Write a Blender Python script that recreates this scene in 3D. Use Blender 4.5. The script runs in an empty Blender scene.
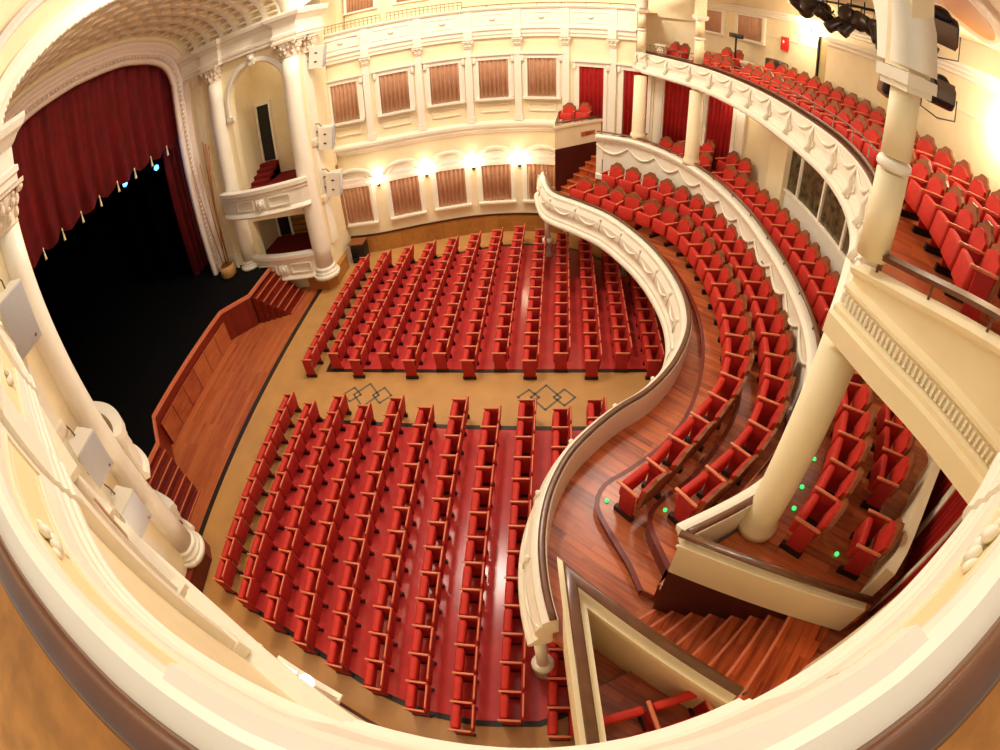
import bpy, bmesh, math, random
from mathutils import Vector, Matrix
random.seed(7)
SC = bpy.context.scene
COL = SC.collection
PI = math.pi
ORD = ['first','second','third','fourth','fifth','sixth','seventh','eighth','ninth','tenth','eleventh','twelfth','thirteenth','fourteenth','fifteenth','sixteenth','seventeenth','eighteenth','nineteenth','twentieth']
def ordn(i):
    if i < 20: return ORD[i]
    t = {2:'twenty',3:'thirty',4:'forty'}[(i+1)//10]
    r = (i+1) % 10
    return t + '-' + ORD[r-1] if r else {'twenty':'twentieth','thirty':'thirtieth','forty':'fortieth'}[t]

# ------------------------------------------------------------------ materials
def nt(name):
    m = bpy.data.materials.new(name); m.use_nodes = True
    n = m.node_tree; b = n.nodes['Principled BSDF']
    return m, n, b
def rgb(h):
    def f(c):
        c /= 255.0
        return c/12.92 if c <= .04045 else ((c+.055)/1.055)**2.4
    return (f(h[0]), f(h[1]), f(h[2]), 1)
def mat(name, col, rough=.6, metal=0, noise=0.0, scale=6, bump=0.0, bscale=40, coat=0, sheen=0, spec=None):
    m, n, b = nt(name)
    c = rgb(col)
    b.inputs['Base Color'].default_value = c
    b.inputs['Roughness'].default_value = rough
    b.inputs['Metallic'].default_value = metal
    if coat: b.inputs['Coat Weight'].default_value = coat; b.inputs['Coat Roughness'].default_value = .15
    if sheen:
        b.inputs['Sheen Weight'].default_value = sheen
        b.inputs['Sheen Tint'].default_value = c
    if spec is not None: b.inputs['Specular IOR Level'].default_value = spec
    if noise:
        tc = n.nodes.new('ShaderNodeTexCoord'); t = n.nodes.new('ShaderNodeTexNoise')
        t.inputs['Scale'].default_value = scale; t.inputs['Detail'].default_value = 4
        n.links.new(tc.outputs['Object'], t.inputs['Vector'])
        r = n.nodes.new('ShaderNodeValToRGB')
        r.color_ramp.elements[0].position = .3; r.color_ramp.elements[1].position = .7
        r.color_ramp.elements[0].color = tuple(x*(1-noise) for x in c[:3])+(1,)
        r.color_ramp.elements[1].color = tuple(min(1, x*(1+noise)) for x in c[:3])+(1,)
        n.links.new(t.outputs['Fac'], r.inputs['Fac']); n.links.new(r.outputs['Color'], b.inputs['Base Color'])
    if bump:
        tc = n.nodes.new('ShaderNodeTexCoord'); t = n.nodes.new('ShaderNodeTexNoise')
        t.inputs['Scale'].default_value = bscale
        n.links.new(tc.outputs['Object'], t.inputs['Vector'])
        bp = n.nodes.new('ShaderNodeBump'); bp.inputs['Strength'].default_value = bump; bp.inputs['Distance'].default_value = .02
        n.links.new(t.outputs['Fac'], bp.inputs['Height']); n.links.new(bp.outputs['Normal'], b.inputs['Normal'])
    return m
def planks(name, c1, c2, c3, rot=0, w=.12, l=1.6, rough=.32, mortar=.004):
    m, n, b = nt(name)
    tc = n.nodes.new('ShaderNodeTexCoord'); mp = n.nodes.new('ShaderNodeMapping')
    mp.inputs['Rotation'].default_value = (0, 0, rot)
    n.links.new(tc.outputs['Object'], mp.inputs['Vector'])
    br = n.nodes.new('ShaderNodeTexBrick')
    br.inputs['Scale'].default_value = 1
    br.inputs['Brick Width'].default_value = l; br.inputs['Row Height'].default_value = w
    br.inputs['Mortar Size'].default_value = mortar; br.inputs['Mortar Smooth'].default_value = .2
    br.offset = .37
    br.inputs['Color1'].default_value = rgb(c1); br.inputs['Color2'].default_value = rgb(c2)
    br.inputs['Mortar'].default_value = tuple(x*.45 for x in rgb(c1)[:3])+(1,)
    n.links.new(mp.outputs['Vector'], br.inputs['Vector'])
    mp2 = n.nodes.new('ShaderNodeMapping'); mp2.inputs['Scale'].default_value = (1.2, 14, 4)
    n.links.new(mp.outputs['Vector'], mp2.inputs['Vector'])
    t = n.nodes.new('ShaderNodeTexNoise'); t.inputs['Scale'].default_value = 1.5; t.inputs['Detail'].default_value = 6
    n.links.new(mp2.outputs['Vector'], t.inputs['Vector'])
    mx = n.nodes.new('ShaderNodeMix'); mx.data_type = 'RGBA'
    r = n.nodes.new('ShaderNodeMapRange'); r.inputs[1].default_value = .35; r.inputs[2].default_value = .7; r.inputs[4].default_value = .5
    n.links.new(t.outputs['Fac'], r.inputs[0]); n.links.new(r.outputs[0], mx.inputs[0])
    n.links.new(br.outputs['Color'], mx.inputs[6]); mx.inputs[7].default_value = rgb(c3)
    n.links.new(mx.outputs[2], b.inputs['Base Color'])
    b.inputs['Roughness'].default_value = rough
    return m
def emis(name, col, s):
    m, n, b = nt(name)
    b.inputs['Base Color'].default_value = rgb(col)
    b.inputs['Emission Color'].default_value = rgb(col); b.inputs['Emission Strength'].default_value = s
    return m
CREAM = mat('cream plaster', (243,226,186), .55, noise=.03, scale=3)
IVORY = mat('ivory moulding', (242,233,214), .45, noise=.02, scale=9)
PANEL = mat('yellow cream panel', (240,220,170), .55, noise=.03, scale=2.5)
PINKISH = mat('pale rose plaster moulding', (240,222,208), .5, noise=.05, scale=14, bump=.5, bscale=25)
STONEW = mat('weathered carved plaster', (228,210,186), .6, noise=.08, scale=18, bump=.6, bscale=30)
VAULT = mat('ochre plaster and coffer shade', (232,210,170), .6, noise=.04, scale=4)
WOODF = planks('red brown parquet', (198,100,52), (126,48,26), (216,130,80), rot=.7, w=.11, l=1.1, rough=.28)
WOODP = planks('orange brown stage planks', (186,98,52), (150,62,34), (200,122,72), rot=PI/2, w=.14, l=2.2, rough=.4)
WOODR = planks('dark red panelling', (120,30,14), (98,22,10), (132,40,18), rot=PI/2, w=.12, l=3, rough=.35)
WOODS = planks('stair planks', (192,82,36), (120,38,16), (210,108,54), rot=-.95, w=.09, l=.7, rough=.25)
DARKRISER = mat('dark red brown riser', (70,18,10), .45, noise=.2, scale=6)
DADO = planks('golden brown dado boards', (176,118,52), (156,98,40), (190,134,66), rot=0, w=.5, l=.5, rough=.45)
TAN = mat('tan stone floor', (192,142,82), .38, noise=.1, scale=1.4)
REDF = mat('red vinyl floor', (216,68,64), .2, noise=.14, scale=1.8)
STRIP = mat('dark slate strip', (46,36,28), .35, noise=.2, scale=5)
BLACK = mat('black stage floor', (4,3,3), .7, spec=.15)
BLACKC = mat('black stage cloth', (3,3,4), 1.0, spec=.05)
CARPET = mat('dark red carpet', (128,14,12), .9, noise=.1, scale=20)
VELVET = mat('dark crimson velvet', (112,2,6), .8, noise=.25, scale=2, sheen=.3)
REDC = mat('bright red velvet', (176,18,16), .75, noise=.15, scale=3, sheen=.2)
BROWNC = mat('brown satin curtain', (210,162,128), .5, noise=.06, scale=5)
FAB = mat('red seat velvet', (198,42,26), .7, noise=.12, scale=9, sheen=.25)
FABD = mat('dark red seat velvet', (172,28,22), .75, noise=.12, scale=9, sheen=.15)
SEATW = mat('varnished seat wood', (214,120,84), .35, noise=.1, scale=12)
CRESTW = mat('brown seat crest', (136,76,40), .45, noise=.15, scale=10)
FOOT = mat('black iron foot', (18,10,10), .5)
RAILW = mat('dark brown handrail', (104,62,36), .3, noise=.2, scale=7, coat=.25)
RAILB = mat('bronze brown rail', (96,54,28), .4, noise=.1, scale=7, coat=.3)
OCHREF = mat('ochre balcony floor', (214,146,66), .6, noise=.22, scale=5, bump=.2)
GREYM = mat('grey wire metal', (120,108,100), .4, metal=.6)
BRONZE = mat('bronze railing', (110,84,58), .45, metal=.4)
BLK = mat('black paint', (14,12,12), .45)
CAN = mat('bronze black lamp housing', (58,46,38), .35, metal=.3)
SPKW = mat('off white speaker paint', (226,216,200), .5)
SPKG = mat('grey speaker grille', (184,182,186), .6, noise=.06, scale=60)
GREEN = emis('green step light', (60,220,110), 1.5)
WHITE_E = emis('warm lamp glass', (255,226,180), 14)
BLUE_E = emis('blue stage lamp', (70,150,255), 6)
REDSIGN = emis('red exit panel', (190,20,14), .6)
BAMBOO = mat('bamboo', (178,112,50), .5, noise=.2, scale=10)
WICK = mat('drum wood', (190,140,80), .6, noise=.15, scale=12)
GLASSD = mat('dark control room', (84,72,48), .2, noise=.75, scale=5)
TASSEL = mat('cream tassel', (236,220,170), .6)
SCONCE = emis('sconce glass', (255,236,196), 22)
GOLD = mat('ochre ceiling inset', (196,128,52), .5)
MIRRORG = mat('smoked glass', (70,60,48), .08, spec=.8)
HORSE = mat('motif slate', (104,98,84), .4)

# ------------------------------------------------------------------ mesh helper
class MB:
    def __init__(s): s.v = []; s.f = []; s.m = []; s.mats = []; s.sm = []
    def mi(s, m):
        if m not in s.mats: s.mats.append(m)
        return s.mats.index(m)
    def add(s, vs, fs, m, smooth=False):
        o = len(s.v); s.v += [tuple(v) for v in vs]; k = s.mi(m)
        for f in fs: s.f.append(tuple(i+o for i in f)); s.m.append(k); s.sm.append(smooth)
    def box(s, c, d, m, rot=None, taper=1.0):
        x, y, z = d[0]/2, d[1]/2, d[2]/2
        vs = []
        for zz, t in ((-z, 1), (z, taper)):
            for xx, yy in ((-x,-y),(x,-y),(x,y),(-x,y)): vs.append(Vector((xx*t, yy*t, zz)))
        if rot is not None: vs = [rot @ v for v in vs]
        vs = [v + Vector(c) for v in vs]
        s.add(vs, [(3,2,1,0),(4,5,6,7),(0,1,5,4),(1,2,6,5),(2,3,7,6),(3,0,4,7)], m)
    def rbox(s, c, d, m, r=.02, rot=None):
        bm = bmesh.new(); bmesh.ops.create_cube(bm, size=1)
        for v in bm.verts: v.co = Vector((v.co.x*d[0], v.co.y*d[1], v.co.z*d[2]))
        bmesh.ops.bevel(bm, geom=bm.edges[:], offset=min(r, min(d)*.45), segments=2, profile=.5, affect='EDGES')
        vs = [v.co.copy() for v in bm.verts]
        bm.verts.index_update()
        fs = [tuple(v.index for v in f.verts) for f in bm.faces]; bm.free()
        if rot is not None: vs = [rot @ v for v in vs]
        s.add([v + Vector(c) for v in vs], fs, m, True)
    def prism(s, poly, z0, z1, m):
        n = len(poly)
        a = sum(poly[i][0]*poly[(i+1)%n][1]-poly[(i+1)%n][0]*poly[i][1] for i in range(n))
        if a < 0: poly = poly[::-1]
        vs = [(p[0],p[1],z0) for p in poly]+[(p[0],p[1],z1) for p in poly]
        fs = [tuple(range(n-1,-1,-1)), tuple(range(n,2*n))]+[(i,(i+1)%n,(i+1)%n+n,i+n) for i in range(n)]
        s.add(vs, fs, m)
    def lathe(s, prof, c, m, n=16, smooth=True, sx=1, sy=1):
        vs = []; fs = []
        for r, z in prof:
            for k in range(n):
                a = 2*PI*k/n; vs.append((c[0]+r*math.cos(a)*sx, c[1]+r*math.sin(a)*sy, c[2]+z))
        for i in range(len(prof)-1):
            for k in range(n):
                k2 = (k+1) % n
                fs.append((i*n+k, i*n+k2, (i+1)*n+k2, (i+1)*n+k))
        fs.append(tuple(range(n-1,-1,-1))); fs.append(tuple((len(prof)-1)*n+k for k in range(n)))
        s.add(vs, fs, m, smooth)
    def tube(s, pts, r, m, n=8, smooth=True, radii=None):
        pts = [Vector(p) for p in pts]; vs = []; fs = []
        for i, p in enumerate(pts):
            t = (pts[min(i+1,len(pts)-1)]-pts[max(i-1,0)]).normalized()
            u = t.cross(Vector((0,0,1)))
            if u.length < .05: u = t.cross(Vector((0,1,0)))
            u.normalize(); w = u.cross(t).normalized()
            rr = radii[i] if radii else r
            for k in range(n):
                a = 2*PI*k/n; vs.append(p+u*rr*math.cos(a)+w*rr*math.sin(a))
        for i in range(len(pts)-1):
            for k in range(n):
                k2 = (k+1) % n; fs.append((i*n+k, (i+1)*n+k, (i+1)*n+k2, i*n+k2))
        fs.append(tuple(range(n))); fs.append(tuple((len(pts)-1)*n+k for k in range(n-1,-1,-1)))
        s.add(vs, fs, m, smooth)
    def ball(s, c, r, m, n=8, sc=(1,1,1)):
        pr = [(math.sin(PI*i/n)*r, -math.cos(PI*i/n)*r) for i in range(n+1)]
        vs = []; fs = []; k_ = n+2
        for q, z in pr:
            for k in range(k_):
                a = 2*PI*k/k_; vs.append((c[0]+q*math.cos(a)*sc[0], c[1]+q*math.sin(a)*sc[1], c[2]+z*sc[2]))
        for i in range(n):
            for k in range(k_): fs.append((i*k_+k, i*k_+(k+1)%k_, (i+1)*k_+(k+1)%k_, (i+1)*k_+k))
        s.add(vs, fs, m, True)
    def sweep(s, path, prof, m, side=1, closed=True, smooth=False, zf=None):
        """path: list of (x,y); prof: list of (d,z), d measured along the path's left normal * side"""
        N = normals(path); vs = []; fs = []; k = len(prof)
        for i, p in enumerate(path):
            nx, ny, ml = N[i]
            for d, z in prof:
                zz = z + (zf(i) if zf else 0)
                vs.append((p[0]+nx*d*side*ml, p[1]+ny*d*side*ml, zz))
        for i in range(len(path)-1):
            for j in range(k if closed else k-1):
                j2 = (j+1) % k
                q = (i*k+j, (i+1)*k+j, (i+1)*k+j2, i*k+j2)
                fs.append(q if side > 0 else q[::-1])
        if closed:
            fs.append(tuple(range(k)) if side > 0 else tuple(range(k-1,-1,-1)))
            e = (len(path)-1)*k
            fs.append(tuple(e+j for j in (range(k-1,-1,-1) if side > 0 else range(k))))
        s.add(vs, fs, m, smooth)
    def build(s, name, parent=None, smooth_angle=None):
        me = bpy.data.meshes.new(name); me.from_pydata(s.v, [], s.f)
        for m in s.mats: me.materials.append(m)
        for p, k, sm in zip(me.polygons, s.m, s.sm): p.material_index = k; p.use_smooth = sm
        me.update()
        bm = bmesh.new(); bm.from_mesh(me); bmesh.ops.recalc_face_normals(bm, faces=bm.faces[:]); bm.to_mesh(me); bm.free()
        o = bpy.data.objects.new(name, me); COL.objects.link(o)
        if parent: o.parent = parent
        return o
def normals(P):
    N = []
    for i in range(len(P)):
        d = []
        if i > 0: d.append((P[i][0]-P[i-1][0], P[i][1]-P[i-1][1]))
        if i < len(P)-1: d.append((P[i+1][0]-P[i][0], P[i+1][1]-P[i][1]))
        u = [(-y/math.hypot(x,y), x/math.hypot(x,y)) for x, y in d]
        if len(u) == 1: N.append((u[0][0], u[0][1], 1)); continue
        sx, sy = u[0][0]+u[1][0], u[0][1]+u[1][1]; l = math.hypot(sx, sy) or 1
        nx, ny = sx/l, sy/l
        c = max(.35, nx*u[0][0]+ny*u[0][1]); N.append((nx, ny, 1/c))
    return N
def smooth(P, step=.15):
    """Catmull-Rom through P, resampled"""
    Q = [P[0]]+list(P)+[P[-1]]; out = []
    for i in range(1, len(Q)-2):
        a, b, c, d = Q[i-1], Q[i], Q[i+1], Q[i+2]
        n = max(2, int(math.dist(b, c)/step))
        for k in range(n):
            t = k/n
            out.append(tuple(.5*((2*b[j])+(-a[j]+c[j])*t+(2*a[j]-5*b[j]+4*c[j]-d[j])*t*t+(-a[j]+3*b[j]-3*c[j]+d[j])*t**3) for j in range(len(b))))
    out.append(tuple(P[-1])); return out
def offset(P, d):
    N = normals(P); return [(p[0]+n[0]*d*n[2], p[1]+n[1]*d*n[2]) for p, n in zip(P, N)]
def arclen(P):
    L = [0]
    for a, b in zip(P, P[1:]): L.append(L[-1]+math.dist(a, b))
    return L
def at(P, s):
    L = arclen(P); s = max(0, min(L[-1], s))
    for i in range(len(P)-1):
        if L[i+1] >= s:
            t = (s-L[i])/max(1e-9, L[i+1]-L[i]); a, b = P[i], P[i+1]
            d = math.dist(a, b)
            return (a[0]+(b[0]-a[0])*t, a[1]+(b[1]-a[1])*t), ((b[0]-a[0])/d, (b[1]-a[1])/d)
def resample(P, n):
    L = arclen(P)[-1]; return [at(P, L*i/(n-1))[0] for i in range(n)]
def s_at_x(P, x):
    L = arclen(P)
    for i in range(len(P)-1):
        a, b = P[i][0], P[i+1][0]
        if min(a, b) <= x <= max(a, b) and a != b: return L[i]+(x-a)/(b-a)*(L[i+1]-L[i])
def slab(A, B, z0, z1, m, mb=None):
    """solid between two polylines A and B"""
    n = max(len(A), len(B)); A = resample(A, n); B = resample(B, n)
    mb = mb or MB(); vs = []; fs = []
    for a, b in zip(A, B): vs += [(a[0],a[1],z0),(b[0],b[1],z0),(b[0],b[1],z1),(a[0],a[1],z1)]
    for i in range(n-1):
        o = i*4; p = o+4
        for j in range(4): fs.append((o+j, p+j, p+(j+1)%4, o+(j+1)%4))
    fs += [(0,1,2,3), tuple((n-1)*4+j for j in (3,2,1,0))]
    mb.add(vs, fs, m); return mb
def tag(o, label=None, cat=None, group=None, kind=None):
    if label: o['label'] = label
    if cat: o['category'] = cat
    if group: o['group'] = group
    if kind: o['kind'] = kind
    return o
def empty(name, loc=(0,0,0), rz=0):
    o = bpy.data.objects.new(name, None); COL.objects.link(o); o.location = loc; o.rotation_euler = (0,0,rz)
    o.empty_display_size = .2
    return o
def struct(o): o['kind'] = 'structure'; return o
def frame_at(P, s, side=1, d=0):
    """origin and rotation so that local +x = along path, local +y = side normal"""
    p, t = at(P, s)
    nx, ny = -t[1]*side, t[0]*side
    return (p[0]+nx*d, p[1]+ny*d), math.atan2(t[1], t[0]) if side > 0 else math.atan2(-t[1], -t[0])

# ------------------------------------------------------------------ plan curves
WF = smooth([(-.05,7.7),(.6,7.72),(1.5,7.9),(3,8.4),(4.6,8.85),(6.2,9.0),(7.5,8.85),(8.6,8.45),(9.6,8.0),(10.6,7.4),(11.6,6.6),(12.5,5.6),(13.2,4.3),(13.6,2.8),(13.8,1),(13.8,-1),(13.5,-3),(13.0,-4.7),(12.2,-6.6)])
NBc = [(-.05,-6.9),(1.2,-7.0),(2.6,-7.26),(4.2,-7.7),(5.7,-8.3),(6.54,-8.66),(7.3,-8.79),(8.0,-8.82),(8.6,-8.66),(9.16,-8.42),(9.6,-8.2),(10.4,-7.7)]
NB = smooth(NBc)                       # lower edge of the near balcony band
WN = offset(NB, -.28)                  # near wall face (normal to the left is towards +y)
# ------------------------------------------------------------------ stalls floor
def floors():
    f = MB()
    f.prism([(-.6,-9.6),(14.2,-9.6),(14.2,9.6),(-.6,9.6)], -.2, 0, TAN); struct(f.build('floor'))
    f = MB()
    f.prism([(-3.25,-5.4),(-.62,-5.4),(-.62,5.5),(-3.25,5.5)], -.2, .002, WOODP); struct(f.build('floor'))
    f = MB(); f.prism([(-.62,-5.3),(-.46,-5.3),(-.46,5.5),(-.62,5.5)], .0, .008, STRIP); struct(f.build('trim_1'))
    k = 2
    for s in (1, -1):
        inner = [(1.45,.95*s),(10.9,1.0*s)]
        outer = [(1.45,6.35*s),(2.2,6.5*s),(3.0,6.78*s),(3.93,7.13*s),(4.84,7.52*s),(5.69,7.76*s),(6.56,7.84*s),(7.6,7.78*s),(8.6,7.3*s),(9.6,6.4*s),(10.9,5.0*s)]
        f = MB(); f.prism(inner+outer[::-1], 0, .006, REDF); struct(f.build('floor'))
        f = MB()
        border = [(10.9,1.0*s),(1.45,.95*s)]+outer
        f.sweep(border, [(-.06,.004),(.06,.004),(.06,.013),(-.06,.013)], STRIP)
        struct(f.build('trim_%d' % k)); k += 1
    # interlaced diamond motifs in the cross aisle
    for cx, x0 in ((2.93, 2.33), (7.56, 6.9)):
        f = MB()
        for (dx, rx, ry) in ((-.42,.26,.26),(0,.36,.42),(.45,.26,.28)):
            P = [(cx+dx-rx,.03),(cx+dx,.03+ry),(cx+dx+rx,.03),(cx+dx,.03-ry),(cx+dx-rx,.03)]
            for a, b in zip(P, P[1:]):
                d = math.dist(a,b); c = ((a[0]+b[0])/2,(a[1]+b[1])/2,.004)
                f.box(c, (d+.03,.05,.008), HORSE, Matrix.Rotation(math.atan2(b[1]-a[1],b[0]-a[0]),3,'Z'))
        struct(f.build('trim_%d' % k)); k += 1
floors()

# ------------------------------------------------------------------ stalls seats
def stalls_meshes():
    d = {}
    m = MB(); m.rbox((0,0,0), (.15,.48,.34), FAB, .05, Matrix.Rotation(.10,3,'Y')); d['cushion'] = (m, (-.105,0,.42))
    m = MB()
    m.rbox((0,0,0), (.055,.50,.46), FABD, .02, Matrix.Rotation(.13,3,'Y')); d['backrest'] = (m, (.195,0,.53))
    m = MB(); m.rbox((0,0,0), (.03,.44,.04), SEATW, .012); d['crest_rail'] = (m, (.226,0,.77))
    m = MB(); m.rbox((0,0,0), (.37,.045,.035), SEATW, .012); d['armrest'] = (m, (0,0,.615))
    m = MB(); m.rbox((0,0,.33), (.30,.035,.50), FABD, .01); d['side_panel'] = (m, (0,0,0))
    m = MB(); m.box((0,0,.045), (.34,.06,.09), FOOT); d['foot'] = (m, (0,0,0))
    return d
def proto_parts(d):
    out = {}
    for k, (m, loc) in d.items():
        o = m.build(k); me = o.data; bpy.data.objects.remove(o); out[k] = (me, loc)
    return out
def put(me, name, parent, loc, rz=0):
    o = bpy.data.objects.new(name, me); o.location = loc; o.rotation_euler = (0,0,rz); o.parent = parent; COL.objects.link(o); return o
SM = proto_parts(stalls_meshes())
NEARC = [10,10,11,11,12,12,13,13,13,13,3]
FARC = [10,10,11,11,12,12,13,13,13,12,12,10,8]
for s, counts, block in ((1, FARC, 'far'), (-1, NEARC, 'near')):
    for i, cnt in enumerate(counts):
        x = 1.00975+i*.76787; y0 = .673+(.275 if i % 2 else 0)
        for j in range(cnt):
            r = empty('stalls_chair', (x, s*(y0+.275+j*.55), .006))
            tag(r, 'red stalls seat, %s from the cross aisle, %s row from the stage, %s block' % (ordn(j), ordn(i), block), 'seat', 'red seats of the %s stalls block' % block)
            for k in ('cushion','backrest','crest_rail'):
                put(SM[k][0], k, r, SM[k][1])
            ys = [-s*.275]+([s*.275] if j == cnt-1 else [])
            for yy in ys:
                put(SM['armrest'][0], 'armrest', r, (0,yy,.615)); put(SM['foot'][0], 'foot', put(SM['side_panel'][0], 'side_panel', r, (0,yy,0)), (0,0,0))

# ------------------------------------------------------------------ stage, pit, steps
def stage():
    f = MB()
    f.prism([(-12,-8),(-4.9,-8),(-4.9,-5.3),(-2.35,-5.1),(-2.35,-3.25),(-3.2,-2.38),(-3.2,2.38),(-2.35,3.25),(-2.35,5.1),(-4.9,5.3),(-4.9,8),(-12,8)], 1.1, 1.2, BLACK)
    struct(f.build('floor'))
    edge = [(-2.35,-5.1),(-2.35,-3.25),(-3.2,-2.38),(-3.2,2.38),(-2.35,3.25),(-2.35,5.1)]
    f = MB(); f.sweep(edge, [(.0,0),(.05,0),(.05,1.1),(0,1.1)], WOODR, side=1); struct(f.build('wall_stage_front'))
    f = MB(); f.sweep(edge, [(-.05,1.1),(.03,1.1),(.03,1.215),(-.05,1.215)], SEATW, side=-1); struct(f.build('trim_9'))
    # light wooden doors in the stage front, between the two corners
    n = 6
    for k in range(n):
        y0 = -2.3+4.6*k/n; w = 4.6/n-.03
        f = MB(); f.box((-3.13, y0+w/2, .42), (.05, w, .82), WOODP)
        tag(f.build('hatch_board'), 'orange wood hatch panel in the stage front, %s counting towards the far box' % ordn(k), 'panel', 'hatch panels along the stage front')
    for s in (1, -1):
        t = empty('stage_steps', (-2.3, 4.2*s, 0))
        tag(t, 'red wooden steps from the pit floor up to the stage, beside the %s stage box' % ('far' if s > 0 else 'near'), 'steps')
        n = 6
        for k in range(n):
            z1 = 1.2-(k+1)*.19; x0 = -2.3+k*.2
            yi = 3.3+.085*k; yo = 5.05
            f = MB(); f.box((x0+.1, s*(yi+yo)/2, z1/2), (.2, yo-yi, z1), WOODR)
            f.box((x0+.19, s*(yi+yo)/2, z1-.01), (.03, yo-yi+.02, .03), SEATW)
            o = f.build('step', t); o.matrix_parent_inverse = Matrix.Translation((2.3,-4.2*s,0))
    # stage box enclosure (black masking)
    f = MB()
    f.box((-12,0,5), (.1,18,12), BLACKC); f.box((-8.6,8.4,5), (7,.1,12), BLACKC); f.box((-8.6,-8.4,5), (7,.1,12), BLACKC); f.box((-8.6,0,11.4),(7,18,.1),BLACKC)
    struct(f.build('wall_stage'))
    for s in (1,-1):
        for k in range(3):
            f = MB(); P = [(-6.4-k*1.6, s*(5.2+.3*q)) for q in range(0,8)]
            fold(f, [( -6.4-k*1.6, s*4.9), (-6.5-k*1.6, s*8)], 1.2, 10.5, BLACKC if k else VELVET, .09, .35)
            tag(f.build('leg_curtain'), '%s side curtain hanging at the %s edge of the stage, %s from the front' % ('dark red' if k == 0 else 'black', 'far' if s>0 else 'near', ordn(k)), 'curtain', 'side curtains of the stage')
def fold(mb, seg, z0, z1, m, amp=.04, wl=.12, bottom=None, nz=1, taper=None):
    (x0,y0),(x1,y1) = seg; L = math.dist(seg[0], seg[1]); tx, ty = (x1-x0)/L, (y1-y0)/L; nx, ny = -ty, tx
    n = max(8, int(L/wl*8)); vs = []; fs = []
    for i in range(n+1):
        u = L*i/n; ph = 2*PI*u/wl
        d = amp*(math.sin(ph)+.35*math.sin(ph*.37+1.3))
        zb = bottom(u) if bottom else z0
        x, y = x0+tx*u+nx*d, y0+ty*u+ny*d
        vs += [(x,y,zb),(x,y,z1)]
    for i in range(n): fs.append((i*2, i*2+2, i*2+3, i*2+1))
    b = len(vs)
    vs += [(v[0]+nx*.012, v[1]+ny*.012, v[2]) for v in vs[:b]]
    fs += [tuple(q+b for q in f[::-1]) for f in fs[:n]]
    fs += [(i*2, b+i*2, b+i*2+2, i*2+2) for i in range(n)]
    mb.add(vs, fs, m, True)
stage()
def house_curtain():
    t = empty('house_curtain', (-5.6,0,6.8))
    tag(t, 'dark crimson pleated house curtain with scalloped hem, raised in the proscenium', 'curtain')
    f = MB(); w = .96; x0 = -5.45
    def bot(u):
        q = ((u-.05) % w)/w
        return 6.95-.22*math.sin(PI*q)
    fold(f, [(-5.6,-5.3),(-5.6,5.3)], 6.9, 11.2, VELVET, .085, .62, bottom=bot)
    o = f.build('valance', t); o.matrix_parent_inverse = Matrix.Translation((5.6,0,-6.8))
    for k in range(11):
        y = -5.3+.05+w*k
        g = MB(); g.lathe([(.01,.16),(.025,.12),(.03,.08),(.02,.06),(.045,-.2),(.05,-.24)], (-5.53,y,6.86), TASSEL, 8)
        o = g.build('tassel', t); o.matrix_parent_inverse = Matrix.Translation((5.6,0,-6.8))
house_curtain()
for k, (y, z) in enumerate(((2.5,6.60),(4.36,6.34))):
    f = MB(); r = empty('stage_light', (-6.4,y,z)); tag(r, 'glaring blue stage spotlight under the curtain, %s' % ('left one of the two' if k == 0 else 'right one of the two'), 'spotlight')
    f.lathe([(.05,-.3),(.11,-.25),(.12,0),(.1,0)], (0,0,0), BLK, 12); o = f.build('housing', r); o.rotation_euler = (0,PI/2,-.6)
    f = MB(); f.ball((.05,-.03,0), .11, BLUE_E); f.build('lens', r)
    l = bpy.data.lights.new('blue', 'POINT'); l.color = (.25,.5,1); l.energy = 10; l.shadow_soft_size = .1
    lo = bpy.data.objects.new('stage_lamp', l); lo.location = (.25,-.1,0); lo.parent = r; COL.objects.link(lo)

# ------------------------------------------------------------------ proscenium
def arch_sweep(mb, path, prof, m, smooth_=True):
    """path of (y,z) ; prof of (n,x): n outward normal of the arch, x world"""
    N = normals(path); vs = []; fs = []; k = len(prof)
    for p, n in zip(path, N):
        for d, x in prof: vs.append((x, p[0]+n[0]*d*n[2], p[1]+n[1]*d*n[2]))
    for i in range(len(path)-1):
        for j in range(k):
            j2 = (j+1)%k; fs.append((i*k+j, i*k+j2, (i+1)*k+j2, (i+1)*k+j))
    fs.append(tuple(range(k-1,-1,-1))); e = (len(path)-1)*k; fs.append(tuple(e+j for j in range(k)))
    mb.add(vs, fs, m, smooth_)
half = [(4.82,1.2),(4.82,5),(4.82,8.6),(4.76,9.3),(4.5,9.85),(4.0,10.22),(3.2,10.50),(2.0,10.76),(0,10.87)]
PROS = smooth(half, .12)
PROS = PROS+[(-y,z) for y, z in PROS[::-1][1:]]
f = MB()
# outward normal is the left normal when travelling from far foot over the crown: path goes +y foot up then towards -y -> left normal points inwards, so use negative d
arch_sweep(f, PROS, [(0,-5.25),(-.0,-5.12),(-.08,-5.04),(-.16,-5.04),(-.19,-5.14),(-.25,-5.14),(-.29,-4.98),(-.38,-4.93),(-.46,-4.98),(-.49,-5.06),(-.55,-5.06),(-.58,-4.88),(-.68,-4.82),(-.76,-4.84),(-.76,-5.25)], PINKISH)
LP_ = arclen(PROS)[-1]; nb = 150
for k in range(nb):
    p, tt = at(PROS, LP_*(k+.5)/nb); f.ball((-4.97, p[0]+tt[1]*.22, p[1]-tt[0]*.22), .06, PINKISH, 4, (.8,1,1))
o = f.build('proscenium_frame')
tag(o, 'pale rose moulded arch frame around the stage opening', 'arch')
VA, VB, VZ = 5.4, 1.72, 10.08
def vz(y): return VZ+VB*math.sqrt(max(0, 1-(y/VA)**2))
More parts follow.
